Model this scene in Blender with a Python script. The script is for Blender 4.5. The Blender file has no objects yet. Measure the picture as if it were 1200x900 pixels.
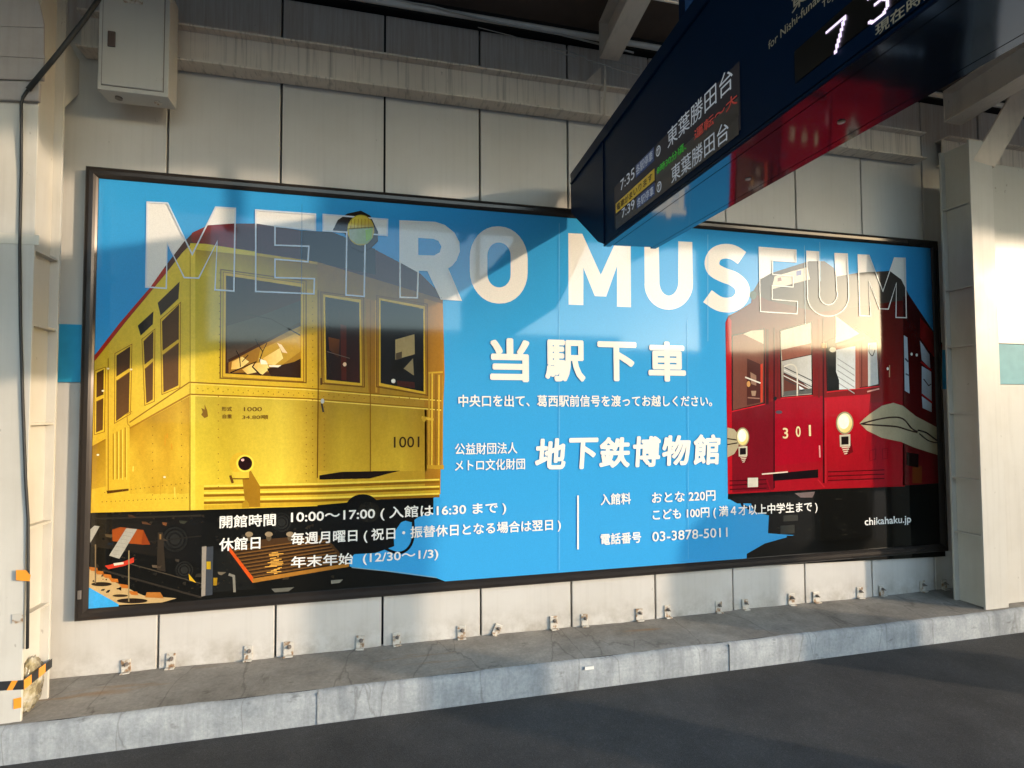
import bpy, bmesh, math, random
from mathutils import Vector, Matrix
from mathutils.geometry import tessellate_polygon
random.seed(7)
SC = bpy.context.scene
COL = SC.collection
# ------------------------------------------------------------ camera
EYE = 1.512
CAM = Vector((0.0, -3.25, EYE))
FPX, CX, CY = 626.8, 593.8, 460.3          # focal length and principal point of the 1200x900 photograph
YAW, PITCH, ROLL = 0.23159, 0.036817, -0.004013
fw = Vector((math.sin(YAW)*math.cos(PITCH), math.cos(YAW)*math.cos(PITCH), math.sin(PITCH)))
r0 = Vector((math.cos(YAW), -math.sin(YAW), 0)); u0 = r0.cross(fw)
rt = math.cos(ROLL)*r0 + math.sin(ROLL)*u0
up = -math.sin(ROLL)*r0 + math.cos(ROLL)*u0
cd = bpy.data.cameras.new('camera'); cam = bpy.data.objects.new('camera', cd); COL.objects.link(cam)
cam.matrix_world = Matrix(((rt.x, up.x, -fw.x, CAM.x), (rt.y, up.y, -fw.y, CAM.y), (rt.z, up.z, -fw.z, CAM.z), (0, 0, 0, 1)))
cd.sensor_width = 36; cd.lens = FPX/1200*36
cd.shift_x = (600-CX)/1200; cd.shift_y = (CY-450)/1200
cd.clip_start = 0.05; cd.clip_end = 2000
SC.camera = cam
# ------------------------------------------------------------ world, sun, exposure
SUNV = Vector((1.42, -1.0, 0.285)).normalized()      # towards the sun
w = bpy.data.worlds.new('World'); SC.world = w; w.use_nodes = True
nt = w.node_tree; nt.nodes.clear()
sky = nt.nodes.new('ShaderNodeTexSky'); sky.sky_type = 'NISHITA'; sky.sun_disc = False
sky.sun_elevation = math.asin(SUNV.z); sky.sun_rotation = math.atan2(SUNV.x, SUNV.y)
sky.air_density = 1.0; sky.dust_density = 0.5; sky.ozone_density = 1.0
bg = nt.nodes.new('ShaderNodeBackground'); bg.inputs[1].default_value = 0.15
wo = nt.nodes.new('ShaderNodeOutputWorld')
nt.links.new(sky.outputs[0], bg.inputs[0]); nt.links.new(bg.outputs[0], wo.inputs[0])
sl_ = bpy.data.lights.new('sun', 'SUN'); sl_.energy = 0.5; sl_.angle = math.radians(1.1); sl_.color = (1.0, 0.80, 0.58)
sun = bpy.data.objects.new('sun', sl_); COL.objects.link(sun)
sun.rotation_euler = SUNV.to_track_quat('Z', 'Y').to_euler(); sun.location = (6, -6, 6)
SC.view_settings.view_transform = 'Standard'; SC.view_settings.look = 'None'
SC.view_settings.exposure = 2.9; SC.view_settings.gamma = 1.0
SC.render.film_transparent = False
SC.cycles.max_bounces = 8

# ------------------------------------------------------------ helpers
def ray(px, py):
    d = (px-CX)/FPX*rt - (py-CY)/FPX*up + fw
    return d/d.y
def U(px, py, Y):                       # where the sight line of a photo pixel meets the plane y = Y (metres)
    return CAM + ray(px, py)*(Y-CAM.y)
def lin(c):
    c = c/255.0
    return c/12.92 if c <= 0.04045 else ((c+0.055)/1.055)**2.4
def L3(c): return (lin(c[0]), lin(c[1]), lin(c[2]), 1.0)
def props(o, label=None, cat=None, group=None, kind=None):
    if label: o['label'] = label
    if cat: o['category'] = cat
    if group: o['group'] = group
    if kind: o['kind'] = kind
    return o
def empty(name, loc, label, cat, group=None):
    o = bpy.data.objects.new(name, None); COL.objects.link(o); o.location = loc; o.empty_display_size = .1
    return props(o, label, cat, group)
def link(name, me, mat, parent=None, smooth=False):
    o = bpy.data.objects.new(name, me); COL.objects.link(o)
    if mat is not None and not me.materials: me.materials.append(mat)
    if parent is not None:
        o.parent = parent
        p = parent; off = Vector((0, 0, 0))
        while p is not None:
            off += p.location; p = p.parent
        o.location = -off                # meshes are written in world metres
    if smooth:
        for f in me.polygons: f.use_smooth = True
    return o
class MB:
    def __init__(s): s.bm = bmesh.new()
    def box(s, x0, x1, y0, y1, z0, z1, bev=0.0):
        b = bmesh.new()
        bmesh.ops.create_cube(b, size=1)
        for v in b.verts:
            v.co = Vector(((x0+x1)/2+v.co.x*(x1-x0), (y0+y1)/2+v.co.y*(y1-y0), (z0+z1)/2+v.co.z*(z1-z0)))
        if bev: bmesh.ops.bevel(b, geom=b.edges[:], offset=bev, segments=2, affect='EDGES', profile=.6)
        s.merge(b); return s
    def merge(s, b):
        me = bpy.data.meshes.new('t'); b.to_mesh(me); s.bm.from_mesh(me); bpy.data.meshes.remove(me); b.free()
    def prism(s, pts, vec, bev=0.0):     # polygon (3-D points) extruded along vec
        b = bmesh.new()
        A = [b.verts.new(p) for p in pts]; B = [b.verts.new(Vector(p)+Vector(vec)) for p in pts]
        n = len(pts)
        b.faces.new(A); b.faces.new(B[::-1])
        for i in range(n): b.faces.new((A[i], B[i], B[(i+1) % n], A[(i+1) % n]))
        bmesh.ops.recalc_face_normals(b, faces=b.faces[:])
        if bev: bmesh.ops.bevel(b, geom=b.edges[:], offset=bev, segments=2, affect='EDGES')
        s.merge(b); return s
    def tube(s, pts, r, n=10):
        b = bmesh.new(); rings = []
        pts = [Vector(p) for p in pts]
        for i, p in enumerate(pts):
            a = pts[max(i-1, 0)]; c = pts[min(i+1, len(pts)-1)]
            q = (c-a).normalized().to_track_quat('Z', 'X').to_matrix()
            rings.append([b.verts.new(p+q@Vector((math.cos(t*2*math.pi/n)*r, math.sin(t*2*math.pi/n)*r, 0))) for t in range(n)])
        for i in range(len(rings)-1):
            for k in range(n): b.faces.new((rings[i][k], rings[i][(k+1) % n], rings[i+1][(k+1) % n], rings[i+1][k]))
        b.faces.new(rings[0][::-1]); b.faces.new(rings[-1])
        bmesh.ops.recalc_face_normals(b, faces=b.faces[:])
        s.merge(b); return s
    def cyl(s, c, r, d, h, n=16):         # c start, d direction, h length
        c = Vector(c); return s.tube([c, c+Vector(d).normalized()*h], r, n)
    def build(s, name, mat, parent=None, smooth=False):
        me = bpy.data.meshes.new(name); s.bm.to_mesh(me); s.bm.free()
        return link(name, me, mat, parent, smooth)

# ------------------------------------------------------------ materials
def newmat(name):
    m = bpy.data.materials.new(name); m.use_nodes = True
    n = m.node_tree; b = n.nodes['Principled BSDF']
    return m, n, b
def N(n, typ, **kw):
    x = n.nodes.new(typ)
    for k, v in kw.items():
        if k in x.inputs: x.inputs[k].default_value = v
        else: setattr(x, k, v)
    return x
def ramp(n, src, stops):
    r = n.nodes.new('ShaderNodeValToRGB')
    while len(r.color_ramp.elements) < len(stops): r.color_ramp.elements.new(0.5)
    for e, (p, c) in zip(r.color_ramp.elements, stops):
        e.position = p; e.color = c if len(c) == 4 else (*c, 1)
    n.links.new(src, r.inputs[0]); return r
def coords(n, scale=(1, 1, 1), kind='Object'):
    t = n.nodes.new('ShaderNodeTexCoord'); mp = n.nodes.new('ShaderNodeMapping')
    mp.inputs['Scale'].default_value = scale
    n.links.new(t.outputs[kind], mp.inputs[0]); return mp.outputs[0]
def mix(n, fac, a, b, mode='MIX'):
    x = n.nodes.new('ShaderNodeMix'); x.data_type = 'RGBA'; x.blend_type = mode
    for sock, v in ((x.inputs[0], fac), (x.inputs[6], a), (x.inputs[7], b)):
        if hasattr(v, 'links'): n.links.new(v, sock)
        else: sock.default_value = v
    return x.outputs[2]
def bump(n, b, src, strength=.2, dist=.01):
    x = n.nodes.new('ShaderNodeBump'); x.inputs['Strength'].default_value = strength; x.inputs['Distance'].default_value = dist
    n.links.new(src, x.inputs['Height']); n.links.new(x.outputs[0], b.inputs['Normal'])

def paint(name, col, rough=.4, streak=.35, dirt=.4, stain=(.16, .13, .10), coarse=1.2, spec=.5, spots=True, zones=False, bmp=.25, sx=38):
    """old gloss paint: vertical run marks, blotches, small chips"""
    m, n, b = newmat(name)
    g = N(n, 'ShaderNodeTexNoise', Scale=coarse, Detail=6.0, Roughness=.6); n.links.new(coords(n), g.inputs['Vector'])
    s = N(n, 'ShaderNodeTexNoise', Scale=1.0, Detail=5.0, Roughness=.6); n.links.new(coords(n, (sx, 10, 1.3)), s.inputs['Vector'])
    gr = ramp(n, g.outputs[0], [(.42, (0, 0, 0)), (.75, (1, 1, 1))])
    sr = ramp(n, s.outputs[0], [(.5, (0, 0, 0)), (.78, (1, 1, 1))])
    k1 = N(n, 'ShaderNodeMath', operation='MULTIPLY'); n.links.new(gr.outputs[0], k1.inputs[0]); k1.inputs[1].default_value = dirt
    k2 = N(n, 'ShaderNodeMath', operation='MULTIPLY'); n.links.new(sr.outputs[0], k2.inputs[0]); k2.inputs[1].default_value = streak
    c = mix(n, k1.outputs[0], (*col, 1), (col[0]*.62, col[1]*.57, col[2]*.50, 1))
    c = mix(n, k2.outputs[0], c, (*stain, 1))
    if spots:
        v = N(n, 'ShaderNodeTexNoise', Scale=22.0, Detail=3.0, Roughness=.7); n.links.new(coords(n, (1, 1, .6)), v.inputs['Vector'])
        vr = ramp(n, v.outputs[0], [(.70, (0, 0, 0)), (.74, (1, 1, 1))])
        k3 = N(n, 'ShaderNodeMath', operation='MULTIPLY'); n.links.new(vr.outputs[0], k3.inputs[0]); k3.inputs[1].default_value = .35
        c = mix(n, k3.outputs[0], c, (.12, .09, .07, 1))
    if zones:      # dirt streaks plus brown tint painted for warm bounce light above the wall beam, splash dirt near the wall foot
        t = n.nodes.new('ShaderNodeTexCoord'); sp = n.nodes.new('ShaderNodeSeparateXYZ'); n.links.new(t.outputs['Object'], sp.inputs[0])
        hi = N(n, 'ShaderNodeMapRange'); n.links.new(sp.outputs[2], hi.inputs[0])
        hi.inputs[1].default_value = 3.50; hi.inputs[2].default_value = 3.62
        st = N(n, 'ShaderNodeTexNoise', Scale=1.0, Detail=4.0, Roughness=.7); n.links.new(coords(n, (60, 1, 2.0)), st.inputs['Vector'])
        str_ = ramp(n, st.outputs[0], [(.38, (.35, .35, .35)), (.62, (1, 1, 1))])
        m1 = N(n, 'ShaderNodeMath', operation='MULTIPLY'); n.links.new(hi.outputs[0], m1.inputs[0]); n.links.new(str_.outputs[0], m1.inputs[1])
        m1b = N(n, 'ShaderNodeMath', operation='MULTIPLY'); n.links.new(m1.outputs[0], m1b.inputs[0]); m1b.inputs[1].default_value = .75
        c = mix(n, m1b.outputs[0], c, (.38, .29, .23, 1))
        lo = N(n, 'ShaderNodeMapRange'); n.links.new(sp.outputs[2], lo.inputs[0])
        lo.inputs[1].default_value = .34; lo.inputs[2].default_value = .16
        sn = N(n, 'ShaderNodeTexNoise', Scale=7.0, Detail=6.0, Roughness=.7); n.links.new(coords(n), sn.inputs['Vector'])
        snr = ramp(n, sn.outputs[0], [(.4, (0, 0, 0)), (.7, (.8, .8, .8))])
        m2 = N(n, 'ShaderNodeMath', operation='MULTIPLY'); n.links.new(lo.outputs[0], m2.inputs[0]); n.links.new(snr.outputs[0], m2.inputs[1])
        c = mix(n, m2.outputs[0], c, (.26, .22, .17, 1))
    n.links.new(c, b.inputs['Base Color'])
    rr = N(n, 'ShaderNodeMapRange'); n.links.new(g.outputs[0], rr.inputs[0]); rr.inputs[3].default_value = rough-.08; rr.inputs[4].default_value = rough+.15
    n.links.new(rr.outputs[0], b.inputs['Roughness'])
    b.inputs['Specular IOR Level'].default_value = spec
    f = N(n, 'ShaderNodeTexNoise', Scale=3.0, Detail=4.0); n.links.new(coords(n, (1, 1, .5)), f.inputs['Vector'])
    bump(n, b, f.outputs[0], bmp, .02)
    return m
def plain(name, col, rough=.5, metal=0.0, spec=.5, noise=.15, emit=None, es=0.0):
    m, n, b = newmat(name)
    g = N(n, 'ShaderNodeTexNoise', Scale=14.0, Detail=4.0); n.links.new(coords(n), g.inputs['Vector'])
    c = mix(n, g.outputs[0], (col[0]*(1-noise), col[1]*(1-noise), col[2]*(1-noise), 1), (min(1, col[0]*(1+noise)), min(1, col[1]*(1+noise)), min(1, col[2]*(1+noise)), 1))
    n.links.new(c, b.inputs['Base Color'])
    b.inputs['Roughness'].default_value = rough; b.inputs['Metallic'].default_value = metal
    b.inputs['Specular IOR Level'].default_value = spec
    if emit: b.inputs['Emission Color'].default_value = (*emit, 1); b.inputs['Emission Strength'].default_value = es
    return m

M = {}
M['panel'] = paint('panel_paint', (.58, .55, .515), .36, .10, .30, coarse=1.6, zones=True)
M['beam'] = paint('beam_paint', (.74, .65, .56), .5, .7, .3, stain=(.16, .125, .10), coarse=2.5, sx=60)
M['column'] = paint('column_paint', (.55, .525, .48), .30, .14, .28, coarse=3, spec=.07, bmp=.08)
M['roofsteel'] = paint('roof_steel_paint', (.66, .57, .48), .5, .2, .5, coarse=3)
M['cladding'] = paint('grey_cladding', (.36, .33, .32), .7, .15, .4, coarse=5)
M['box'] = paint('cabinet_paint', (.52, .50, .465), .42, .05, .12, coarse=3)
M['jointgrey'] = plain('joint_grey', (.13, .13, .13), .9)
M['dark'] = plain('dark_gap', (.012, .012, .012), .8)
M['roof'] = plain('roof_deck_brown', (.12, .085, .065), .8)
M['black'] = plain('black_rubber', (.02, .02, .021), .6)
M['teal'] = plain('teal_band_paint', (.03, .34, .58), .35)
M['pale_teal'] = plain('pale_teal_band_paint', (.16, .36, .40), .45, 0, .06)
M['white'] = plain('white_pipe', (.72, .68, .62), .5)
M['zinc'] = plain('zinc_clip', (.62, .58, .52), .4, .2)
_m = M['zinc']; _n = _m.node_tree; _b = _n.nodes['Principled BSDF']
_q = N(_n, 'ShaderNodeTexNoise', Scale=34.0, Detail=4.0); _t = _n.nodes.new('ShaderNodeTexCoord'); _o = _n.nodes.new('ShaderNodeObjectInfo')
_a = N(_n, 'ShaderNodeVectorMath', operation='ADD'); _n.links.new(_t.outputs['Object'], _a.inputs[0]); _n.links.new(_o.outputs['Location'], _a.inputs[1]); _n.links.new(_a.outputs[0], _q.inputs['Vector'])
_r = ramp(_n, _q.outputs[0], [(.5, (.60, .56, .50)), (.62, (.34, .22, .13)), (.75, (.20, .11, .06))]); _n.links.new(_r.outputs[0], _b.inputs['Base Color'])
M['bolt'] = plain('dull_bolt', (.22, .19, .17), .5, .4)
M['orange'] = plain('orange_tape', (.80, .30, .03), .4)
M['rope'] = plain('wire_grey', (.42, .40, .37), .4, .5)
M['navy'] = plain('navy_sign_paint', (.002, .012, .042), .34, 0, .06, noise=.05)
# dark anodised frame
M['frame'] = plain('bronze_black_frame', (.05, .042, .038), .22, .55, .5, noise=.1)
m, n, b = newmat('navy_gloss_underside'); M['navy_gloss'] = m
b.inputs['Base Color'].default_value = (.050, .078, .13, 1); b.inputs['Metallic'].default_value = .8; b.inputs['Roughness'].default_value = .07
g = N(n, 'ShaderNodeTexNoise', Scale=5.0, Detail=2.0); n.links.new(coords(n), g.inputs['Vector']); bump(n, b, g.outputs[0], .05, .01)
# asphalt
m, n, b = newmat('asphalt'); M['asphalt'] = m
g = N(n, 'ShaderNodeTexNoise', Scale=180.0, Detail=4.0, Roughness=.7); n.links.new(coords(n), g.inputs['Vector'])
g2 = N(n, 'ShaderNodeTexNoise', Scale=1.7, Detail=6.0, Roughness=.65); n.links.new(coords(n), g2.inputs['Vector'])
g3 = N(n, 'ShaderNodeTexVoronoi', Scale=95.0); n.links.new(coords(n), g3.inputs['Vector'])
g4 = ramp(n, g3.outputs[1], [(.0, (.78, .78, .79)), (.75, (.98, .98, .98)), (.95, (1.25, 1.24, 1.22))])
a = ramp(n, g.outputs[0], [(.3, (.028, .029, .032)), (.7, (.085, .085, .088))])
a2 = ramp(n, g2.outputs[0], [(.35, (.55, .55, .55)), (.65, (1.1, 1.08, 1.05))])
n.links.new(mix(n, 1.0, mix(n, 1.0, a.outputs[0], a2.outputs[0], 'MULTIPLY'), g4.outputs[0], 'MULTIPLY'), b.inputs['Base Color'])
b.inputs['Roughness'].default_value = .82; bump(n, b, g.outputs[0], .6, .004)
# concrete kerb: top brownish, face greyish
def concrete(name, c0, c1, rust, crack=.5, sc=1.0, vert=False):
    m, n, b = newmat(name)
    g = N(n, 'ShaderNodeTexNoise', Scale=3.5*sc, Detail=8.0, Roughness=.65); n.links.new(coords(n, (1, 1, 1)), g.inputs['Vector'])
    f = N(n, 'ShaderNodeTexNoise', Scale=60.0, Detail=5.0, Roughness=.7); n.links.new(coords(n, (1, 1, 1)), f.inputs['Vector'])
    a = ramp(n, g.outputs[0], [(.32, c0), (.68, c1)])
    d = ramp(n, f.outputs[0], [(.3, (.78, .78, .78)), (.7, (1.08, 1.08, 1.08))])
    c = mix(n, 1.0, a.outputs[0], d.outputs[0], 'MULTIPLY')
    if vert:
        s = N(n, 'ShaderNodeTexNoise', Scale=1.0, Detail=5.0, Roughness=.7); n.links.new(coords(n, (13, 1, 1.2)), s.inputs['Vector'])
        sr = ramp(n, s.outputs[0], [(.48, (0, 0, 0)), (.74, (.55, .55, .55))])
        c = mix(n, sr.outputs[0], c, (c0[0]*.5, c0[1]*.5, c0[2]*.52, 1))
    # cracks
    v = N(n, 'ShaderNodeTexVoronoi', feature='DISTANCE_TO_EDGE', Scale=1.6); 
    wv = N(n, 'ShaderNodeTexNoise', Scale=2.5, Detail=5.0)
    co = coords(n, (1.5, .35, 1)) if not vert else coords(n, (1.5, 1, .35))
    n.links.new(co, wv.inputs['Vector'])
    add = N(n, 'ShaderNodeMixRGB', blend_type='ADD'); add.inputs[0].default_value = .5
    n.links.new(co, add.inputs[1]); n.links.new(wv.outputs[1], add.inputs[2]); n.links.new(add.outputs[0], v.inputs['Vector'])
    cr = ramp(n, v.outputs['Distance'], [(.0, (crack, crack, crack)), (.012, (0, 0, 0))])
    c = mix(n, cr.outputs[0], c, (.05, .045, .04, 1))
    # pits
    p = N(n, 'ShaderNodeTexNoise', Scale=9.0, Detail=5.0, Roughness=.6); n.links.new(coords(n, (1, 2.2, 2.2)), p.inputs['Vector'])
    pr = ramp(n, p.outputs[0], [(.62, (0, 0, 0)), (.72, (.6, .6, .6))])
    c = mix(n, pr.outputs[0], c, (c0[0]*.4, c0[1]*.38, c0[2]*.36, 1))
    if rust:
        q = N(n, 'ShaderNodeTexNoise', Scale=1.0, Detail=4.0, Roughness=.6); n.links.new(coords(n, (1.1, 9, 9)), q.inputs['Vector'])
        qr = ramp(n, q.outputs[0], [(.60, (0, 0, 0)), (.74, (.75, .75, .75))])
        c = mix(n, qr.outputs[0], c, (.30, .17, .07, 1))
    n.links.new(c, b.inputs['Base Color']); b.inputs['Roughness'].default_value = .85
    bump(n, b, mix(n, .5, f.outputs[0], cr.outputs[0]), .35, .006)
    return m
M['kerb_top'] = concrete('kerb_top_concrete', (.20, .185, .165), (.37, .345, .31), True, .4)
M['kerb_face'] = concrete('kerb_face_concrete', (.23, .25, .27), (.43, .45, .465), False, .35, 1.3, True)
M['concrete'] = concrete('plain_concrete', (.18, .17, .16), (.3, .29, .27), False, .3, .3)

# printed film of the billboard: printed colours come from the mesh, glossy clear film with slight ripples
def film(name, rough=.065, spec=.35, coat=.14, wav=.10, attr='print', mottle=0.0):
    m, n, b = newmat(name)
    a = n.nodes.new('ShaderNodeVertexColor'); a.layer_name = attr
    g = N(n, 'ShaderNodeTexNoise', Scale=260.0, Detail=2.0); n.links.new(coords(n), g.inputs['Vector'])
    gr = ramp(n, g.outputs[0], [(.3, (.93, .93, .93)), (.7, (1.05, 1.05, 1.05))])
    cc = mix(n, 1.0, a.outputs[0], gr.outputs[0], 'MULTIPLY')
    if mottle:     # tonal unevenness of the printed photographs
        for sc_, lo_, hi_ in (((3.0, 1, 1.6), 1-mottle, 1+mottle*.6), ((22, 1, 9), 1-mottle*.8, 1+mottle*.5), ((70, 1, 60), 1-mottle*.9, 1+mottle*.5)):
            q = N(n, 'ShaderNodeTexNoise', Scale=1.0, Detail=4.0, Roughness=.6); n.links.new(coords(n, sc_), q.inputs['Vector'])
            qr = ramp(n, q.outputs[0], [(.3, (lo_, lo_, lo_*.97)), (.7, (hi_, hi_, hi_))])
            cc = mix(n, 1.0, cc, qr.outputs[0], 'MULTIPLY')
    n.links.new(cc, b.inputs['Base Color'])
    b.inputs['Roughness'].default_value = rough; b.inputs['Specular IOR Level'].default_value = spec
    b.inputs['Coat Weight'].default_value = coat; b.inputs['Coat Roughness'].default_value = .035; b.inputs['Coat IOR'].default_value = 1.6
    v = N(n, 'ShaderNodeTexNoise', Scale=1.0, Detail=1.5, Roughness=.4); n.links.new(coords(n, (2.2, 1, .5)), v.inputs['Vector'])
    v2 = N(n, 'ShaderNodeTexNoise', Scale=1.0, Detail=2.0); n.links.new(coords(n, (11, 1, 1.1)), v2.inputs['Vector'])
    x = n.nodes.new('ShaderNodeBump'); x.inputs['Strength'].default_value = wav; x.inputs['Distance'].default_value = .02
    n.links.new(mix(n, .12, v.outputs[0], v2.outputs[0]), x.inputs['Height'])
    n.links.new(x.outputs[0], b.inputs['Normal']); n.links.new(x.outputs[0], b.inputs['Coat Normal'])
    return m
M['film'] = film('printed_gloss_film'); M['film_photo'] = film('printed_photo_film', mottle=.085)

# ============================================================ SETTING
# platform asphalt, kerb, track bed
YK = -0.45; ZK = 0.155
o = MB().box(-40, 40, -5.2, YK-.002, -1.3, 0.0).build('platform_floor', M['asphalt']); props(o, kind='structure')
o = MB().box(-400, 400, -800, 300, -1.5, -1.12).build('ground', M['concrete']); props(o, kind='structure')
# kerb (uneven long cap) : face + top as separate parts of the kerb
kerb = MB()
b = bmesh.new(); nseg = 260; rows = []
for i in range(nseg+1):
    x = -9+18*i/nseg
    jit = lambda a: (math.sin(x*7.3+a)*.35+math.sin(x*17.1+2*a)*.3+random.uniform(-.35, .35))
    e = .004*jit(1); h = .004*jit(2)
    rows.append([b.verts.new(p) for p in ((x, YK+.004*jit(3), -.02), (x, YK+e*.5, .05), (x, YK+e, ZK-.022+h), (x, YK+.010+e, ZK-.004+h), (x, YK+.028, ZK+h))])
for i in range(nseg):
    for k in range(4): b.faces.new((rows[i][k], rows[i+1][k], rows[i+1][k+1], rows[i][k+1]))
kerb.merge(b); kf = kerb.build('kerb_face', M['kerb_face'])
b = bmesh.new(); rows2 = []
for i in range(nseg+1):
    x = -9+18*i/nseg
    r_ = []
    for j in range(9):
        y = YK+.028+(0-(YK+.028)+.02)*j/8
        z = ZK+(.003*math.sin(x*3.1+y*9)+.002*math.sin(x*11+y*23)+random.uniform(-.0012, .0012))
        if j == 0: z = rows[i][4].co.z if rows[i][4].is_valid else ZK
        r_.append(b.verts.new((x, y, z)))
    rows2.append(r_)
for i in range(nseg):
    for j in range(8): b.faces.new((rows2[i][j], rows2[i+1][j], rows2[i+1][j+1], rows2[i][j+1]))
me = bpy.data.meshes.new('kerb_top'); b.to_mesh(me); b.free()
kt = link('kerb_top', me, M['kerb_top'], smooth=True)
for f in kf.data.polygons: f.use_smooth = True
kerb_root = bpy.data.objects.new('kerb', None); COL.objects.link(kerb_root); kerb_root['kind'] = 'structure'
kf.parent = kerb_root; kt.parent = kerb_root

for px_ in (372, 855):
    xj = U(px_, 800, YK).x
    q_ = MB().box(xj-.0013, xj+.0013, YK-.0055, YK+.02, 0, ZK-.006); q_.build('kerb_joint', M['jointgrey'], kerb_root)

# wall of tall painted boards
wall = bpy.data.objects.new('platform_wall', None); COL.objects.link(wall); props(wall, 'cream painted station wall of tall flat boards behind the billboard', 'wall')
MB().box(-45, 45, .052, .12, -.2, 4.2).build('backing', M['dark'], wall)
PX0, PS = .016, .5834
for k in range(-6, 10):
    xa, xb = PX0+PS*k+.006, PX0+PS*(k+1)-.006
    dy = random.uniform(-.003, .003)
    MB().box(xa, xb, dy, .05, ZK-.03, 3.93, .004).build('board', M['panel'], wall)

# teal line-colour band
for (x0, x1, mt, y, lab) in ((-2.4, U(98, 400, 0).x, 'teal', -.012, 'teal blue painted band on the wall between left column and billboard frame'),
                          (U(1098, 430, 0).x, 4.28, 'teal', -.012, 'narrow teal blue band on the wall between billboard and right column')):
    o = MB().box(x0, x1, y, -.004, U(72, 448, 0).z, U(72, 380, 0).z, .002).build('colour_band', M[mt]); props(o, lab, 'painted band')

# little clips bolted at the foot of the boards
clips = [(148, 786), (200, 778), (291, 769), (338, 764), (422, 754), (465, 750), (541, 743), (580, 738), (649, 731), (685, 727), (749, 720), (782, 716),
         (842, 709), (873, 706), (927, 700), (956, 697), (1007, 691), (1033, 688), (1081, 683), (1106, 680)]
words = ['first', 'second', 'third', 'fourth', 'fifth', 'sixth', 'seventh', 'eighth', 'ninth', 'tenth', 'eleventh', 'twelfth', 'thirteenth', 'fourteenth', 'fifteenth', 'sixteenth', 'seventeenth', 'eighteenth', 'nineteenth', 'twentieth']
def clip_meshes():
    a = MB().box(-.024, .024, -.006, 0, 0, .078, .002)
    a.box(-.024, .024, -.030, -.006, 0, .007, .002)
    me = bpy.data.meshes.new('clip_plate'); a.bm.to_mesh(me); a.bm.free(); me.materials.append(M['zinc'])
    c = MB().cyl((.004, -.006, .050), .012, (0, -1, 0), .004, 14).cyl((.004, -.010, .050), .0085, (0, -1, 0), .009, 6).cyl((.004, -.019, .050), .004, (0, -1, 0), .014, 8)
    mf = bpy.data.meshes.new('clip_bolt'); c.bm.to_mesh(mf); c.bm.free(); mf.materials.append(M['bolt'])
    return me, mf
cm, cb = clip_meshes()
for i, (px, py) in enumerate(clips):
    p = U(px, py, -.005)
    lab = 'small zinc clip with bolt at the wall foot, %s from the left' % words[i]
    if i == 7: lab = 'small zinc clip leaning right at the wall foot beside a board joint'
    t = empty('wall_clip', (p.x, -.004, ZK+.002), lab, 'wall clip', 'zinc clips along the foot of the wall')
    q = math.radians(24) if i == 7 else random.uniform(-.05, .05)
    t.rotation_euler = (0, q, random.uniform(-.12, .12)); t.scale = (random.uniform(.88, 1.08), 1, random.uniform(.84, 1.05))
    for nm, mm in (('clip_plate', cm), ('bolt', cb)):
        o = bpy.data.objects.new(nm, mm); COL.objects.link(o); o.parent = t

# horizontal H-beam on the wall
ZB = 1.907+EYE; ZT = 2.10+EYE
def hbeam(x0, x1, nm, lab):
    t = empty(nm, (x0, -.056, ZB), lab, 'beam')
    MB().box(x0, x1, -.113, -.006, ZB, ZB+.011, .002).build('lower_flange', M['beam'], t)
    MB().box(x0, x1, -.113, -.006, ZT, ZT+.011, .002).build('upper_flange', M['beam'], t)
    MB().box(x0, x1, -.062, -.052, ZB+.011, ZT).build('web', M['beam'], t)
    return t
XR = 4.02; XL = -1.545
hbeam(XL+.0, XR-.005, 'wall_beam', 'long dirty cream steel beam fixed along the wall above the billboard')
o = hbeam(XR+.21, 7.5, 'wall_beam', 'short visible stretch of steel beam right of the right column')

# columns (H section, stiffener plates)
YC0, YC1 = -.40, -.19
def column(xe, side, ztop, nm, lab, stiff, base=ZK):
    """xe = the visible edge of the flanges, side=+1: section extends to +x"""
    xa, xb = (xe, xe+.207) if side > 0 else (xe-.235, xe)
    t = empty(nm, ((xa+xb)/2, (YC0+YC1)/2, base), lab, 'column')
    MB().box(xa, xb, YC0, YC0+.014, base-.01, ztop, .002).build('front_flange', M['column'], t)
    MB().box(xa, xb, YC1-.014, YC1, base-.01, ztop, .002).build('rear_flange', M['column'], t)
    xw = xa+.045 if side > 0 else xb-.045
    MB().box(xw-.006, xw+.006, YC0+.014, YC1-.014, base-.01, ztop).build('web', M['column'], t)
    for z in stiff:
        ex = (xa+.004, xw-.006) if side > 0 else (xw+.006, xb-.004)
        MB().box(ex[0], ex[1], YC0+.014, YC1-.014, z, z+.011).build('stiffener', M['column'], t)
    return t
zs = lambda px, py, Y: U(px, py, Y).z
stR = [zs(1120, y, -.3) for y in (242, 338, 406, 485, 563, 628)]
stL = [zs(60, y, -.3) for y in (300, 385, 498, 616, 716)]
colR = column(XR, 1, 3.42, 'steel_column', 'cream steel column right of the billboard with bright sun glare beside it', stR)
colL = column(XL, -1, 3.60, 'steel_column', 'cream steel column at the left edge, cable down its face, striped tape at its foot', stL)
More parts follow.
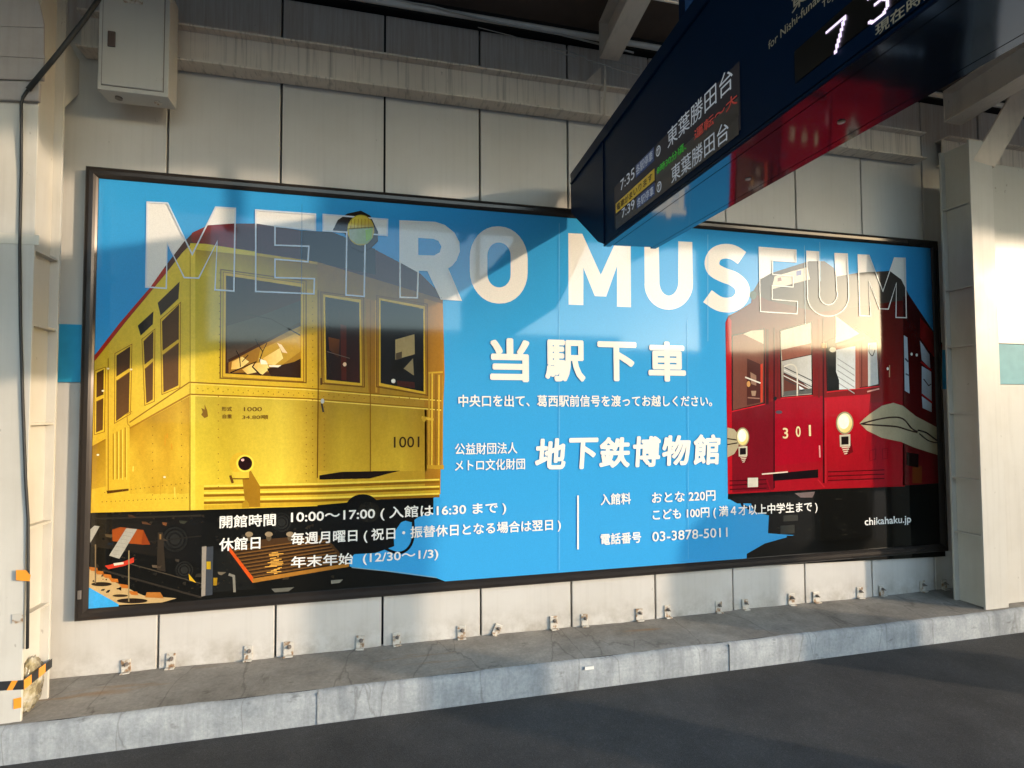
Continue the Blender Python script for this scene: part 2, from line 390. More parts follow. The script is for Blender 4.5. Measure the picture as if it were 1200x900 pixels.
# left column: grey cladding on top with a collar band
yc = YC0-.004
def pxpoly(pts, y): return [U(a, c, y) for a, c in pts]
MB().prism(pxpoly([(-60, -40), (38, -40), (53, 30), (53, 96), (-60, 92)], yc), (0, -.012, 0), .002).build('upper_cladding', M['cladding'], colL)
MB().prism(pxpoly([(-60, 95), (49, 99), (48, 121), (-60, 117)], yc), (0, -.020, 0), .002).build('collar', M['cladding'], colL)
MB().prism(pxpoly([(-60, 26), (52, 30), (52, 33), (-60, 29)], yc-.012), (0, -.004, 0)).build('cladding_lip', M['cladding'], colL)
MB().prism(pxpoly([(-60, 60), (53, 66), (53, 69), (-60, 63)], yc-.012), (0, -.004, 0)).build('cladding_lip', M['cladding'], colL)
# knee plate under the beam at left
MB().prism([(XL, -.19, 3.05), (XL, -.19, 3.40), (XL-.03, -.01, 3.40), (XL-.03, -.01, 3.22)], (-.012, 0, 0)).build('knee_plate', M['column'], colL)
# knee of the right column
MB().prism(pxpoly([(1140, 188), (1184, 112), (1215, 92), (1230, 112), (1204, 130), (1166, 196)], YC0-.001), (0, .014, 0), .002).build('knee_flange', M['roofsteel'], colR)

# flat board bay right of the right column, with its pale teal band
xs0 = U(1168, 430, -.345).x
bay = empty('side_wall', (xs0+1, -.34, ZK), 'cream flat wall board right of the right column, glaring in the sun', 'wall')
M['gloss'] = paint('glossy_cream_paint', (.52, .50, .45), .18, .06, .2, coarse=2, spec=.08, bmp=.04)
zt0, zt1 = zs(1172, 450, -.345), zs(1172, 403, -.345)
MB().box(xs0, xs0+2.6, -.345, -.30, ZK, zt0-.003, .002).build('lower_board', M['column'], bay)
MB().box(xs0, xs0+2.6, -.345, -.30, zt1+.003, 3.30, .002).build('upper_board', M['gloss'], bay)
MB().box(xs0, xs0+2.6, -.342, -.30, zt0, zt1, .001).build('pale_teal_band', M['pale_teal'], bay)

# ============================================================ BILLBOARD
YP = -.036
DD = {}
bill = empty('billboard', (U(600, 690, -.05).x, -.03, U(90, 722, -.06).z), 'wide framed blue museum billboard with a yellow and a red train', 'billboard')
xi0, xi1 = U(116, 209, YP).x, U(1090, 291, YP).x
xi0 = (xi0+U(104, 713, YP).x)/2; xi1 = (xi1+U(1102, 637, YP).x)/2
zi1 = (U(116, 209, YP).z+U(1090, 291, YP).z)/2; zi0 = (U(104, 713, YP).z+U(1102, 637, YP).z)/2
MB().box(xi0-.03, xi1+.03, YP+.004, -.004, zi0-.03, zi1+.03).build('backing_tray', M['dark'], bill)
# mitred frame rails
prof = [(.056, -.004), (.056, -.050), (.050, -.056), (.036, -.058), (.018, -.056), (.008, -.049), (.0, -.042), (.0, -.030)]   # outward offset, y
cs = [(xi0, zi1, -1, 1), (xi1, zi1, 1, 1), (xi1, zi0, 1, -1), (xi0, zi0, -1, -1)]
for i in range(4):
    a, c = cs[i], cs[(i+1) % 4]
    b = bmesh.new()
    A = [b.verts.new((a[0]+a[2]*p, y, a[1]+a[3]*p)) for p, y in prof]
    C = [b.verts.new((c[0]+c[2]*p, y, c[1]+c[3]*p)) for p, y in prof]
    for k in range(len(prof)-1): b.faces.new((A[k], C[k], C[k+1], A[k+1]))
    b.faces.new(A); b.faces.new(C[::-1])
    bmesh.ops.recalc_face_normals(b, faces=b.faces[:])
    q = MB(); q.merge(b); q.build('frame_rail', M['frame'], bill)
lp = U(93, 697, -.055)
MB().box(lp.x-.006, lp.x+.010, -.062, -.055, lp.z-.022, lp.z+.022, .002).build('latch', M['bolt'], bill)

# --- printed picture: flat print, traced in the billboard's own plane
LAY = .00012
class Print:
    """flat coloured shapes of the print; each layer lies a tenth of a millimetre above the one below"""
    def __init__(s, name): s.name = name; s.v = []; s.f = []; s.c = []
    def W(s, p, lay): return U(p[0], p[1], YP) + Vector((0, -LAY*lay, 0))
    def poly(s, pts, col, lay, col2=None, g=None):
        """col..col2 printed gradient running between image points g=(p0,p1)"""
        P = [s.W(p, lay) for p in pts]
        tris = tessellate_polygon([[Vector((p.x, p.z, 0)) for p in P]])
        base = len(s.v); s.v += [tuple(p) for p in P]
        for p in pts:
            if col2 is None: s.c.append(L3(col))
            else:
                (ax, ay), (bx, by) = g; t = ((p[0]-ax)*(bx-ax)+(p[1]-ay)*(by-ay))/((bx-ax)**2+(by-ay)**2); t = min(1, max(0, t))
                A, B = L3(col), L3(col2); s.c.append(tuple(A[i]*(1-t)+B[i]*t for i in range(4)))
        for t in tris:
            i, j, k = t
            a, b_, c_ = P[i], P[j], P[k]
            nrm = (b_-a).cross(c_-a).y
            s.f.append((base+i, base+j, base+k) if nrm < 0 else (base+i, base+k, base+j))
    def line(s, pts, wd, col, lay, closed=False, col2=None):
        n = len(pts)
        rng = n if closed else n-1
        L, R = [], []
        for i in range(n):
            if closed: a, c = pts[(i-1) % n], pts[(i+1) % n]
            else: a, c = pts[max(i-1, 0)], pts[min(i+1, n-1)]
            p = Vector(pts[i]); d1 = (p-Vector(a)); d2 = (Vector(c)-p)
            d1 = d1.normalized() if d1.length > 1e-6 else d2.normalized()
            d2 = d2.normalized() if d2.length > 1e-6 else d1
            t = (d1+d2); t = t.normalized() if t.length > 1e-4 else d1
            nr = Vector((-t.y, t.x)); k = max(.45, abs(nr.dot(Vector((-d1.y, d1.x)))))
            o_ = nr*(wd/2/k); L.append(p+o_); R.append(p-o_)
        for i in range(rng):
            j = (i+1) % n
            s.quad([L[i], L[j], R[j], R[i]], col, lay)
    def quad(s, q, col, lay):
        P = [s.W(p, lay) for p in q]; base = len(s.v); s.v += [tuple(p) for p in P]; s.c += [L3(col)]*4
        nrm = (P[1]-P[0]).cross(P[2]-P[0]).y
        s.f.append((base, base+1, base+2, base+3) if nrm < 0 else (base, base+3, base+2, base+1))
    def grid(s, q, cols, lay, nu=8, nv=8, warp=None):
        """quad TL,TR,BR,BL with corner colours"""
        base = len(s.v); q = [Vector(p) for p in q]; cl = [L3(c) for c in cols]
        for j in range(nv+1):
            for i in range(nu+1):
                u_, v_ = i/nu, j/nv
                p = (q[0]*(1-u_)+q[1]*u_)*(1-v_)+(q[3]*(1-u_)+q[2]*u_)*v_
                s.v.append(tuple(s.W(p, lay)))
                c = [(cl[0][k]*(1-u_)+cl[1][k]*u_)*(1-v_)+(cl[3][k]*(1-u_)+cl[2][k]*u_)*v_ for k in range(3)]
                s.c.append((*c, 1))
        for j in range(nv):
            for i in range(nu):
                a = base+j*(nu+1)+i
                s.f.append((a, a+nu+1, a+nu+2, a+1))
    def disc(s, c, rx, ry, col, lay, n=28, col2=None):
        pts = [(c[0]+rx*math.cos(t*2*math.pi/n), c[1]+ry*math.sin(t*2*math.pi/n)) for t in range(n)]
        s.poly(pts, col, lay, col2, ((c[0]-rx, c[1]-ry), (c[0]+rx, c[1]+ry)) if col2 else None)
    def build(s, parent, mat=None):
        me = bpy.data.meshes.new(s.name); me.from_pydata(s.v, [], s.f)
        at = me.color_attributes.new('print', 'FLOAT_COLOR', 'POINT')
        for i, c in enumerate(s.c): at.data[i].color = c
        me.update()
        return link(s.name, me, mat or M['film'], parent)

# background sheet
P0 = Print('printed_sheet')
BLUE = (58, 158, 220)
P0.quad([(0, 0)]*4, BLUE, 0); P0.v = [(xi0-.004, YP, zi1+.004), (xi1+.004, YP, zi1+.004), (xi1+.004, YP, zi0-.004), (xi0-.004, YP, zi0-.004)]
P0.f = [(0, 3, 2, 1)]
sheet = P0.build(bill)
sheet.data.flip_normals() if sheet.data.polygons[0].normal.y > 0 else None
# seams of the film strips
SEA = Print('film_seam')
for (a, c) in (((354, 236), (353, 690)), ((388, 240), (387, 330)), ((654, 262), (655, 668)), ((832, 275), (829, 652)), ((943, 288), (944, 400)), ((960, 284), (961, 645)), ((805, 380), (806, 440))):
    pass
SEA.line([(354, 240), (353.6, 345)], .4, (60, 120, 160), 44)
SEA.line([(655, 262), (655, 480), (655, 668)], .5, (120, 185, 225), 44)
SEA.line([(805, 375), (806, 500), (806, 655)], .4, (110, 180, 225), 44)
SEA.line([(829, 275), (829, 400)], .4, (150, 200, 230), 44)
SEA.line([(942, 288), (943, 380)], .4, (150, 190, 210), 44)
SEA.line([(960, 284), (961, 330)], .4, (150, 190, 210), 44)
SEA.build(bill)

# ---- title letters
def cr(pts, o, s): return [(o[0]+x/s, o[1]+y/s) for x, y in pts]
def arc(cx_, cy_, rx, ry, a0, a1, n=14):
    return [(cx_+rx*math.cos(math.radians(a0+(a1-a0)*i/n)), cy_+ry*math.sin(math.radians(a0+(a1-a0)*i/n))) for i in range(n+1)]
oA, sA = (140, 220), 4.615; oB = (380, 230); oC, sC = (640, 250), 5.0; oD, sD = (840, 260), 4.444
def Mg(pts): return pts
letters = []     # (outline loops, fill polygons)
M1 = cr([(152, 80), (262, 85), (395, 362), (522, 107), (628, 113), (620, 560), (518, 553), (530, 292), (430, 490), (352, 487), (260, 300), (255, 545), (145, 538)], oA, sA)
E1 = cr([(738, 122), (1060, 145), (1060, 232), (842, 210), (842, 312), (1025, 318), (1020, 402), (842, 388), (842, 487), (1055, 493), (1052, 575), (738, 562)], oA, sA)
T1 = cr([(-5, 100), (342, 127), (340, 213), (222, 204), (216, 543), (118, 535), (122, 196), (-5, 188)], oB, sA)
R1o = cr([(410, 135), (590, 143)]+[(600, 144), (650, 160), (700, 200), (726, 250), (728, 300), (712, 345), (690, 372), (665, 390), (738, 562), (632, 556), (560, 402), (508, 400), (503, 550), (410, 547)], oB, sA)
R1i = cr([(508, 225), (590, 230), (618, 242), (633, 272), (625, 303), (595, 320), (508, 318)], oB, sA)
def rrect(x0, x1, y0, y1, r, k=8):
    p = []
    for (cx_, cy_, a) in ((x1-r, y0+r*1.15, -90), (x1-r, y1-r*1.15, 0), (x0+r, y1-r*1.15, 90), (x0+r, y0+r*1.15, 180)):
        p += [(cx_+r*math.cos(math.radians(a+90*i/k)), cy_+r*1.15*math.sin(math.radians(a+90*i/k))) for i in range(k+1)]
    return p
O1o = cr([(x, y+(x-943)*.03) for x, y in rrect(787, 1100, 163, 580, 150)], oB, sA)
O1i = cr([(x, y+(x-943)*.03) for x, y in rrect(882, 1008, 250, 493, 62)], oB, sA)
M2 = cr([(130, 116), (212, 120), (320, 360), (420, 140), (495, 145), (497, 550), (415, 547), (415, 310), (352, 488), (285, 485), (218, 320), (218, 538), (132, 535)], oC, sC)
U2 = cr([(575, 150), (660, 155), (664, 400)]+arc(719, 402, 55, 80, 180, 0, 12)+[(774, 400), (774, 164), (856, 168), (860, 410)]+arc(718, 415, 142, 150, 0, 180, 20)+[(577, 410)], oC, sC)
# S as a thick stroke
def stroke_poly(pts, wd):
    L, R = [], []
    for i in range(len(pts)):
        a = Vector(pts[max(i-1, 0)]); c = Vector(pts[min(i+1, len(pts)-1)]); t = (c-a).normalized(); nr = Vector((-t.y, t.x))*wd/2
        p = Vector(pts[i]); L.append(tuple(p+nr)); R.append(tuple(p-nr))
    return L, R
def smooth(pts, k=6):
    out = []
    n = len(pts)
    for i in range(n-1):
        p0, p1, p2, p3 = [Vector(pts[j]) for j in (max(i-1, 0), i, i+1, min(i+2, n-1))]
        for t in range(k):
            u_ = t/k
            out.append(tuple(.5*((2*p1)+(-p0+p2)*u_+(2*p0-5*p1+4*p2-p3)*u_*u_+(-p0+3*p1-3*p2+p3)*u_**3)))
    out.append(tuple(pts[-1])); return out
Spts = smooth(cr([(1148, 262), (1098, 230), (1045, 222), (995, 240), (972, 285), (985, 330), (1040, 362), (1100, 385), (1143, 425), (1150, 475), (1120, 520), (1070, 537), (1010, 528), (945, 485)], oC, sC))
SL, SR = stroke_poly(Spts, 17.2)
E3 = cr([(218, 133), (410, 148), (410, 210), (288, 202), (288, 275), (395, 283), (395, 340), (286, 333), (286, 405), (418, 415), (415, 480), (225, 468)], oD, sD)
U3 = cr([(465, 153), (528, 157), (532, 360)]+arc(578, 375, 47, 58, 180, 0, 12)+[(622, 360), (612, 165), (677, 168), (684, 380)]+arc(577, 390, 107, 102, 0, 180, 20)+[(470, 380)], oD, sD)
M3 = cr([(733, 172), (790, 175), (862, 362), (922, 188), (978, 190), (984, 500), (930, 498), (932, 320), (890, 455), (845, 453), (790, 308), (798, 492), (742, 490)], oD, sD)
TF = Print('title_lettering'); WHT = (236, 232, 226)
for P in (M1, E1, T1, M2, U2, E3, U3, M3):
    q_ = Print('title_letter'); q_.poly(P, WHT, 2); q_.build(bill)
# R and O with counters: bridge the hole into the loop
def bridge(outer, inner):
    best = min(((Vector(a)-Vector(c)).length, i, j) for i, a in enumerate(outer) for j, c in enumerate(inner))
    _, i, j = best
    return outer[:i+1]+inner[j:]+inner[:j+1]+outer[i:]
def quads_between(pr, A, B, col, lay):
    n = len(A)
    for i in range(n):
        j = (i+1) % n
        pr.quad([A[i], A[j], B[j], B[i]], col, lay)
quads_between(TF, O1o, O1i, WHT, 2); TF.name = 'title_letter'; TF.build(bill); TF = Print('title_letter')
def poly_hole(pr, outer, inner, col, lay):
    P = [pr.W(p, lay) for p in outer]; Q = [pr.W(p, lay) for p in inner]
    tris = tessellate_polygon([[Vector((p.x, p.z, 0)) for p in P], [Vector((p.x, p.z, 0)) for p in Q]])
    A = P+Q; base = len(pr.v); pr.v += [tuple(p) for p in A]; pr.c += [L3(col)]*len(A)
    for i, j, k in tris:
        nrm = (A[j]-A[i]).cross(A[k]-A[i]).y
        pr.f.append((base+i, base+j, base+k) if nrm < 0 else (base+i, base+k, base+j))
poly_hole(TF, R1o, R1i, WHT, 2); TF.build(bill); TF = Print('title_letter')
for i in range(len(SL)-1): TF.quad([SL[i], SL[i+1], SR[i+1], SR[i]], WHT, 2)
TF.build(bill)
for P, c in ((M1, (215, 222, 232)), (E1, (215, 222, 232)), (T1, (215, 222, 232)), (R1o, WHT), (E3, WHT), (U3, WHT), (M3, WHT)):
    TO = Print('title_letter_outline'); TO.line(P, 1.7 if P in (M1, E1, T1, R1o) else 1.15, c, 40, True); TO.build(bill)

# ---- yellow train picture
Y = Print('yellow_train_picture')
D1 = (20, 19, 16)
Y.poly([(100, 601), (238, 596), (367, 590), (517, 578), (507, 584), (508, 601), (488, 606), (470, 612), (462, 624), (440, 641), (418, 646), (409, 657), (410, 664), (440, 668), (512, 677.5), (534, 686), (470, 694), (300, 708), (139, 712), (104, 714), (100, 714)], D1, 4)
Y.poly([(103, 687.5), (139, 708), (139, 714), (100, 716)], (60, 165, 232), 6)
# floor of the hall
Y.poly([(103, 664), (124, 675), (132, 681), (144, 686), (159, 694), (169, 698), (207, 701), (190, 706), (139, 709), (103, 688)], (196, 164, 116), 5)
for (x, y) in ((106, 664), (113, 668), (122, 672), (130, 677), (142, 684), (153, 692)): Y.poly([(x-3, y), (x+8, y+1.5), (x+9, y+5.5), (x+1, y+5)], (190, 105, 40), 7)
Y.poly([(172, 694), (188, 694), (192, 701), (170, 700)], (180, 110, 50), 7)
Y.disc((119, 684.5), 12, 2.5, (45, 35, 25), 8); Y.disc((155, 704), 18, 3, (40, 30, 22), 8); Y.disc((141, 698), 9, 1.6, (60, 45, 30), 8)
Y.poly([(131.6, 620.7), (141, 617.7), (168, 621), (166, 638), (150.7, 636.7), (132, 634)], (158, 74, 26), 7)
Y.poly([(168, 621), (176, 638), (166, 638.5)], (140, 60, 22), 7)
Y.poly([(148, 619), (160.7, 620), (140, 654.7), (128, 651)], (172, 166, 156), 9)
for k in range(7): Y.line([(146.5-k*2.6, 623+k*4.3), (156-k*2.6, 624.5+k*4.3)], .5, (150, 145, 140), 10)
Y.poly([(104, 622), (110.7, 616), (117, 616.7), (106, 636)], (172, 166, 156), 9)
Y.line([(151.2, 645), (151, 705)], 1.5, (150, 130, 95), 10); Y.line([(112, 638), (112, 684)], 1.6, (120, 100, 75), 10)
Y.poly([(123, 663), (145, 658), (157, 653), (157, 659), (146, 663), (127, 667)], (200, 60, 40), 8); Y.poly([(133, 660), (145, 658.5), (145, 661), (134, 663)], (220, 210, 190), 9)
Y.poly([(236.7, 640.7), (242, 640), (240.7, 698), (236, 699)], (150, 140, 130), 7); Y.poly([(242, 641), (250, 640), (249, 697), (241, 698)], (62, 66, 74), 7)
Y.poly([(242, 658), (247, 658), (247, 667), (242, 667)], (190, 150, 30), 8); Y.poly([(221, 672), (230, 683), (222, 680)], (215, 165, 40), 8); Y.poly([(250, 677), (255, 677), (254, 686), (250, 686)], (160, 120, 30), 8)
Y.line([(268, 673), (274, 675), (275, 694)], 3, (130, 125, 115), 8)
for (x, y, c) in ((186, 630, (70, 60, 50)), (166, 611, (90, 60, 40)), (190, 612, (120, 75, 45)), (150, 603, (70, 50, 35)), (123, 626, (90, 75, 55)), (210, 610, (60, 60, 50)), (178, 662, (95, 80, 65)), (205, 655, (60, 52, 44)), (255, 670, (110, 100, 85))):
    Y.poly([(x, y), (x+random.uniform(4, 13), y+.5), (x+random.uniform(4, 12), y+4), (x+1, y+3)], c, 6)
Y.grid([(107, 603), (236, 600), (236, 660), (107, 640)], [(34, 30, 24), (26, 24, 22), (20, 20, 20), (40, 34, 26)], 4.6, 6, 4)
Y.grid([(250, 645), (268, 645), (300, 690), (250, 694)], [(20, 22, 22), (34, 32, 28), (26, 26, 24), (30, 30, 28)], 4.7, 6, 4)
for _ in range(420):
    x, y = random.uniform(108, 450), random.uniform(600, 694)
    if y > 706-(x-110)*.11 or (x > 400 and y > 640): continue
    g_ = random.choice([(34, 31, 27), (26, 28, 30), (42, 35, 27), (24, 22, 19), (50, 44, 36), (16, 16, 16)])
    r_ = random.uniform(.5, 2.6); Y.poly([(x, y), (x+r_*random.uniform(.6, 2), y-r_*.2), (x+r_*1.2, y+r_*random.uniform(.4, 1.6)), (x-r_*.3, y+r_*.8)], g_, 5.2+.001*(_ % 40))
for cx_, cy_, r_ in ((205, 632, 17), (330, 612, 13), (216, 668, 12)):
    for k in range(6): Y.disc((cx_, cy_), r_*(1-k*.13), r_*(1-k*.13), tuple(v+(k % 2)*9+k*2 for v in (22, 21, 19)), 5.4+k*.02)
Y.line([(110, 608), (236, 604)], 2.2, (44, 40, 34), 5.6); Y.line([(128, 640), (236, 628)], 1.4, (38, 34, 30), 5.6)
Y.line([(120, 668), (236, 700)], 2.2, (50, 44, 38), 5.6); Y.line([(150, 660), (236, 684)], 1.2, (70, 62, 52), 5.6)
for _ in range(12):
    x, y = random.uniform(110, 420), random.uniform(603, 690)
    if y > 700-(x-110)*.1: continue
    g_ = random.choice([(48, 44, 38), (34, 38, 44), (60, 48, 34), (28, 26, 22), (70, 62, 50)])
    r_ = random.uniform(1, 5); Y.poly([(x, y), (x+r_*2, y-r_*.2), (x+r_*1.6, y+r_*.7), (x-r_*.3, y+r_*.8)], g_, 5.5)
Y.poly([(185, 624), (191, 624), (194, 670), (184, 668)], (52, 44, 36), 6); Y.line([(188, 626), (188, 632)], 2, (150, 110, 70), 7)
# slatted board on the front
Y.poly([(267, 643), (308, 632), (374, 627), (390, 638), (409, 661), (296, 682)], (74, 50, 28), 7)
for k in range(9):
    t = k/9
    a = (271+26*t, 646+34*t); c = (380+26*t, 631+30*t)
    Y.line([a, c], 1.1, (120, 82, 40), 8); Y.line([(a[0]+1, a[1]+1.6), (c[0]+1, c[1]+1.6)], .8, (38, 26, 16), 8)
for k in range(16):
    t = k/16; Y.line([(314+random.uniform(-4, 12), 648+26*t), (324+random.uniform(-2, 10), 647+26*t)], 1.0, (236, 170, 80), 9)
Y.poly([(265, 641), (270, 642), (297, 677), (296, 683)], (215, 84, 28), 9); Y.poly([(296, 678), (409, 660), (409, 664), (296, 683)], (172, 112, 46), 9)
for x in (292, 315, 340): Y.disc((x, 626), 4.5, 3, (150, 130, 105), 10); Y.disc((x, 630), 3, 4, (95, 80, 62), 9)
Y.poly([(318, 690), (345, 688), (338, 693), (322, 694)], (100, 98, 92), 7); Y.poly([(388, 680), (402, 679), (398, 683), (388, 684)], (130, 128, 120), 7)
# coupler, hoses
Y.disc((425, 596), 20, 17, (22, 20, 17), 20); Y.disc((432, 600), 13, 12, (34, 31, 26), 21)
Y.poly([(400, 610), (460, 604), (462, 640), (440, 648), (405, 650)], (16, 15, 13), 6)
Y.line(smooth([(484, 606), (484, 630), (478, 643), (466, 648), (450, 642), (438, 636)]), 3.2, (14, 16, 20), 12)
Y.poly([(455, 585), (508, 580), (508, 600), (490, 606), (482, 612), (460, 606)], (18, 17, 15), 6)
Y.line([(512, 677), (470, 671), (412, 665)], .8, (150, 170, 185), 7)
# roof
Y.poly([(100, 427), (113, 414), (140, 379), (176, 337), (193, 313), (216, 283), (227, 272), (244, 264), (274, 262), (300, 262), (352, 270), (389, 272), (438.5, 292), (471, 309), (493, 321), (510, 338), (519, 351), (519, 369), (440, 330), (380, 316), (300, 300), (225, 296), (195, 330), (113, 424), (100, 438)], (74, 40, 40), 10)
Y.poly([(100, 427), (113, 414), (140, 379), (176, 337), (193, 313), (196, 318), (181, 336), (145, 379), (113, 421), (100, 434)], (176, 38, 26), 11)
Y.poly([(225, 273), (244, 264), (274, 262), (277, 262.5), (277, 293), (242, 287), (228, 285), (224, 282)], (122, 28, 26), 11)
Y.poly([(352, 270), (389, 272), (440, 292), (440, 322), (352, 304)], (26, 24, 24), 11)
# side face
Y.poly([(100, 434), (113, 421), (146, 379), (195, 320), (214, 296), (223, 287), (223, 598), (100, 601)], (222, 172, 48), 12, (236, 200, 70), ((105, 500), (223, 470)))
# front face
Y.grid([(223, 285), (372, 307), (372, 593), (222, 598)], [(214, 184, 44), (196, 150, 40), (232, 186, 56), (240, 200, 66)], 12, 4, 4)
Y.poly([(223, 285), (242, 286), (276.5, 291.5), (300, 295), (300, 300), (223, 292)], (226, 196, 60), 13)
Y.grid([(372, 307), (519, 351), (516, 579), (372, 591)], [(150, 104, 34), (128, 84, 30), (200, 150, 44), (226, 178, 54)], 12, 4, 4)
for (ya, yb, c0, c1) in ((288, 318, (176, 140, 34), (214, 176, 46)),):
    Y.grid([(229, ya+1), (372, ya+22), (372, yb+22), (229, yb+4)], [c0, (140, 100, 30), (186, 142, 38), (226, 196, 56)], 12.4, 10, 6)
for (xa, xb, ca, cb_) in ((229, 262, (236, 204, 66), (222, 186, 56)), (262, 330, (222, 186, 56), (240, 206, 76)), (330, 372, (240, 206, 76), (206, 162, 48))):
    f_ = lambda x: 462+(x-222)*.04
    Y.grid([(xa, f_(xa)+1), (xb, f_(xb)+1), (xb, 566), (xa, 569)], [tuple(v*.86 for v in ca), tuple(v*.86 for v in cb_), cb_, ca], 13, 6, 10)
for (xa, xb, ca, cb_) in ((373, 400, (196, 150, 44), (222, 176, 54)), (400, 434, (222, 176, 54), (208, 162, 48)), (435, 470, (214, 168, 50), (224, 178, 56)), (470, 500, (224, 178, 56), (196, 146, 42))):
    f_ = lambda x: 468+(x-372)*.08
    Y.grid([(xa, f_(xa)+1), (xb, f_(xb)+1), (xb, 552), (xa, 552)], [tuple(v*.84 for v in ca), tuple(v*.84 for v in cb_), cb_, ca], 13, 6, 10)
xs_side = [152, 166, 180, 196, 210, 222]; tops = [(188, 138, 36), (200, 150, 42), (176, 130, 34), (196, 148, 40), (206, 160, 48), (186, 138, 38)]; mids = [(226, 178, 54), (210, 160, 46), (224, 176, 56), (206, 156, 44), (228, 182, 58), (220, 172, 52)]; lows = [(214, 168, 48), (226, 182, 58), (206, 158, 44), (222, 176, 54), (212, 166, 48), (230, 184, 60)]
fs_ = lambda x: 503-(x-152)*.55
for i in range(5):
    xa, xb = xs_side[i], xs_side[i+1]
    Y.grid([(xa, fs_(xa)), (xb, fs_(xb)), (xb, 525), (xa, 530)], [tops[i], tops[i+1], mids[i+1], mids[i]], 12.3, 5, 5)
    Y.grid([(xa, 530), (xb, 525), (xb, 578), (xa, 579)], [mids[i], mids[i+1], lows[i+1], lows[i]], 12.3, 5, 5)
Y.grid([(104, 526), (124, 516), (124, 570), (104, 574)], [(150, 104, 26), (176, 130, 34), (206, 158, 46), (196, 146, 40)], 12.3, 4, 6)
Y.poly([(497, 350), (519, 356), (521, 440), (515, 580), (498, 580)], (172, 116, 34), 13)
# lower skirt ribs
for k, y in enumerate((569.5, 577.6, 586)):
    for (c, dy, wd) in (((146, 98, 22), 3.2, 3.0), ((250, 214, 86), 0, 2.0)):
        Y.line([(239, y+dy), (372, y-2.6+dy), (515, y-7.5+dy*.8)], wd, c, 15)
Y.poly([(239, 592), (372, 588), (515, 572), (515, 579), (372, 592), (239, 597)], (214, 168, 48), 14)
# belt rails
for (a, c, d) in (((222, 448), (360, 455), (517, 468)), ((223, 462), (360, 467), (517, 479))):
    Y.line([a, c, d], 1.5, (150, 104, 22), 16); Y.line([(a[0], a[1]+1.6), (c[0], c[1]+1.6), (d[0], d[1]+1.6)], 1.3, (246, 212, 92), 16)
Y.line([(222, 448), (152, 495)], 1.4, (150, 100, 22), 16); Y.line([(223, 462), (152, 502)], 1.9, (170, 116, 26), 16); Y.line([(124, 515), (104, 526)], 1.6, (160, 108, 26), 16)
# door and pillar lines
Y.line([(372.7, 340), (373, 450), (372, 560)], 1.3, (112, 74, 18), 17); Y.line([(434, 352), (434, 556)], 1.2, (140, 94, 24), 17)
Y.line([(441, 352), (441, 460)], 2.4, (206, 150, 48), 17)
Y.poly([(428, 350), (445, 354), (445, 462), (432, 460)], (166, 112, 34), 16)
Y.poly([(223, 290), (229, 291), (229, 596), (223, 598)], (244, 210, 80), 15)
Y.line([(223, 290), (223, 598)], .8, (170, 124, 28), 17)
# rivets
def riv(x, y): Y.disc((x, y), .75, .75, (150, 106, 30), 18, 5)
for k in range(14): riv(256, 455+k*9.6) if not 520 < 455+k*9.6 < 530 else None
for k in range(24): riv(232+k*11.8, 452.5+k*.55+2.6); riv(238+k*11.8, 458+k*.55)
for k in range(30): riv(366.5, 330+k*7.7)
for k in range(12): riv(359, 470+k*8.5); riv(380, 470+k*7)
for k in range(14): riv(257.2, 320+k*9)
for k in range(9): riv(213+random.uniform(-.4, .4), 470+k*13); riv(179, 500+k*10)
for k in range(20): riv(120+k*5.2, 588-k*.25); riv(123+k*5.2, 577-k*.6)
# side windows
DKW = (70, 44, 20)
def win(q, fr=(236, 190, 56), rail=None, c=DKW, c2=(104, 70, 34)):
    cx_ = sum(p[0] for p in q)/4; cy_ = sum(p[1] for p in q)/4
    o_ = [(p[0]+(1.8 if p[0] > cx_ else -1.8), p[1]+(2.4 if p[1] > cy_ else -2.4)) for p in q]
    Y.poly(o_, fr, 17); Y.line(o_, .8, (150, 96, 22), 18, True)
    Y.poly(q, c, 19, c2, (q[0], q[2]))
    if rail is not None:
        a = Vector(q[0])*(1-rail)+Vector(q[3])*rail; d = Vector(q[1])*(1-rail)+Vector(q[2])*rail
        Y.line([(a.x-.5, a.y), (d.x+.5, d.y)], 4.2, (232, 184, 56), 21); Y.line([(a.x, a.y+2.4), (d.x, d.y+2.4)], .9, (120, 78, 20), 22)
win([(113.4, 437), (122, 432.6), (120.8, 503.5), (112.7, 507)], rail=.45)
win([(136.7, 416.7), (153, 405.7), (151.3, 482.7), (136.2, 493.7)], rail=.36)
win([(168.3, 400), (180, 388), (179.3, 468), (171.7, 472.7)], rail=.42)
win([(190, 376.7), (210, 356.7), (209.3, 451.7), (191.7, 460)], rail=.45)
Y.poly([(161.7, 381.7), (180, 365), (179.3, 380), (165, 393.3)], (34, 26, 18), 20); Y.poly([(185, 355), (210.7, 330), (209.3, 350), (188.3, 370)], (48, 44, 40), 20)
for p in ((127, 432), (154, 433), (121, 458), (115, 533), (193, 559)): Y.disc(p, 1.6, 1.1, (255, 236, 200), 23, 8)
# side door with board panels
Y.line([(127, 420), (127, 575)], 1.0, (150, 96, 22), 18); Y.poly([(125, 575), (151, 572.5), (151, 575), (126, 578.5)], (96, 60, 18), 18)
for x in (133, 137.5, 142, 147): Y.line([(x, 508-(x-133)*.5), (x, 562-(x-133)*.2)], 1.6, (190, 136, 34), 18); Y.line([(x+1.7, 508-(x-133)*.5), (x+1.7, 562)], .8, (250, 214, 90), 18)
for k in range(8):
    x = random.uniform(155, 218); y = random.uniform(500, 575); Y.line([(x, y), (x+random.uniform(-1, 1), y+random.uniform(5, 16))], random.uniform(.6, 1.8), random.choice([(206, 156, 44), (246, 210, 90), (214, 150, 40)]), 13)
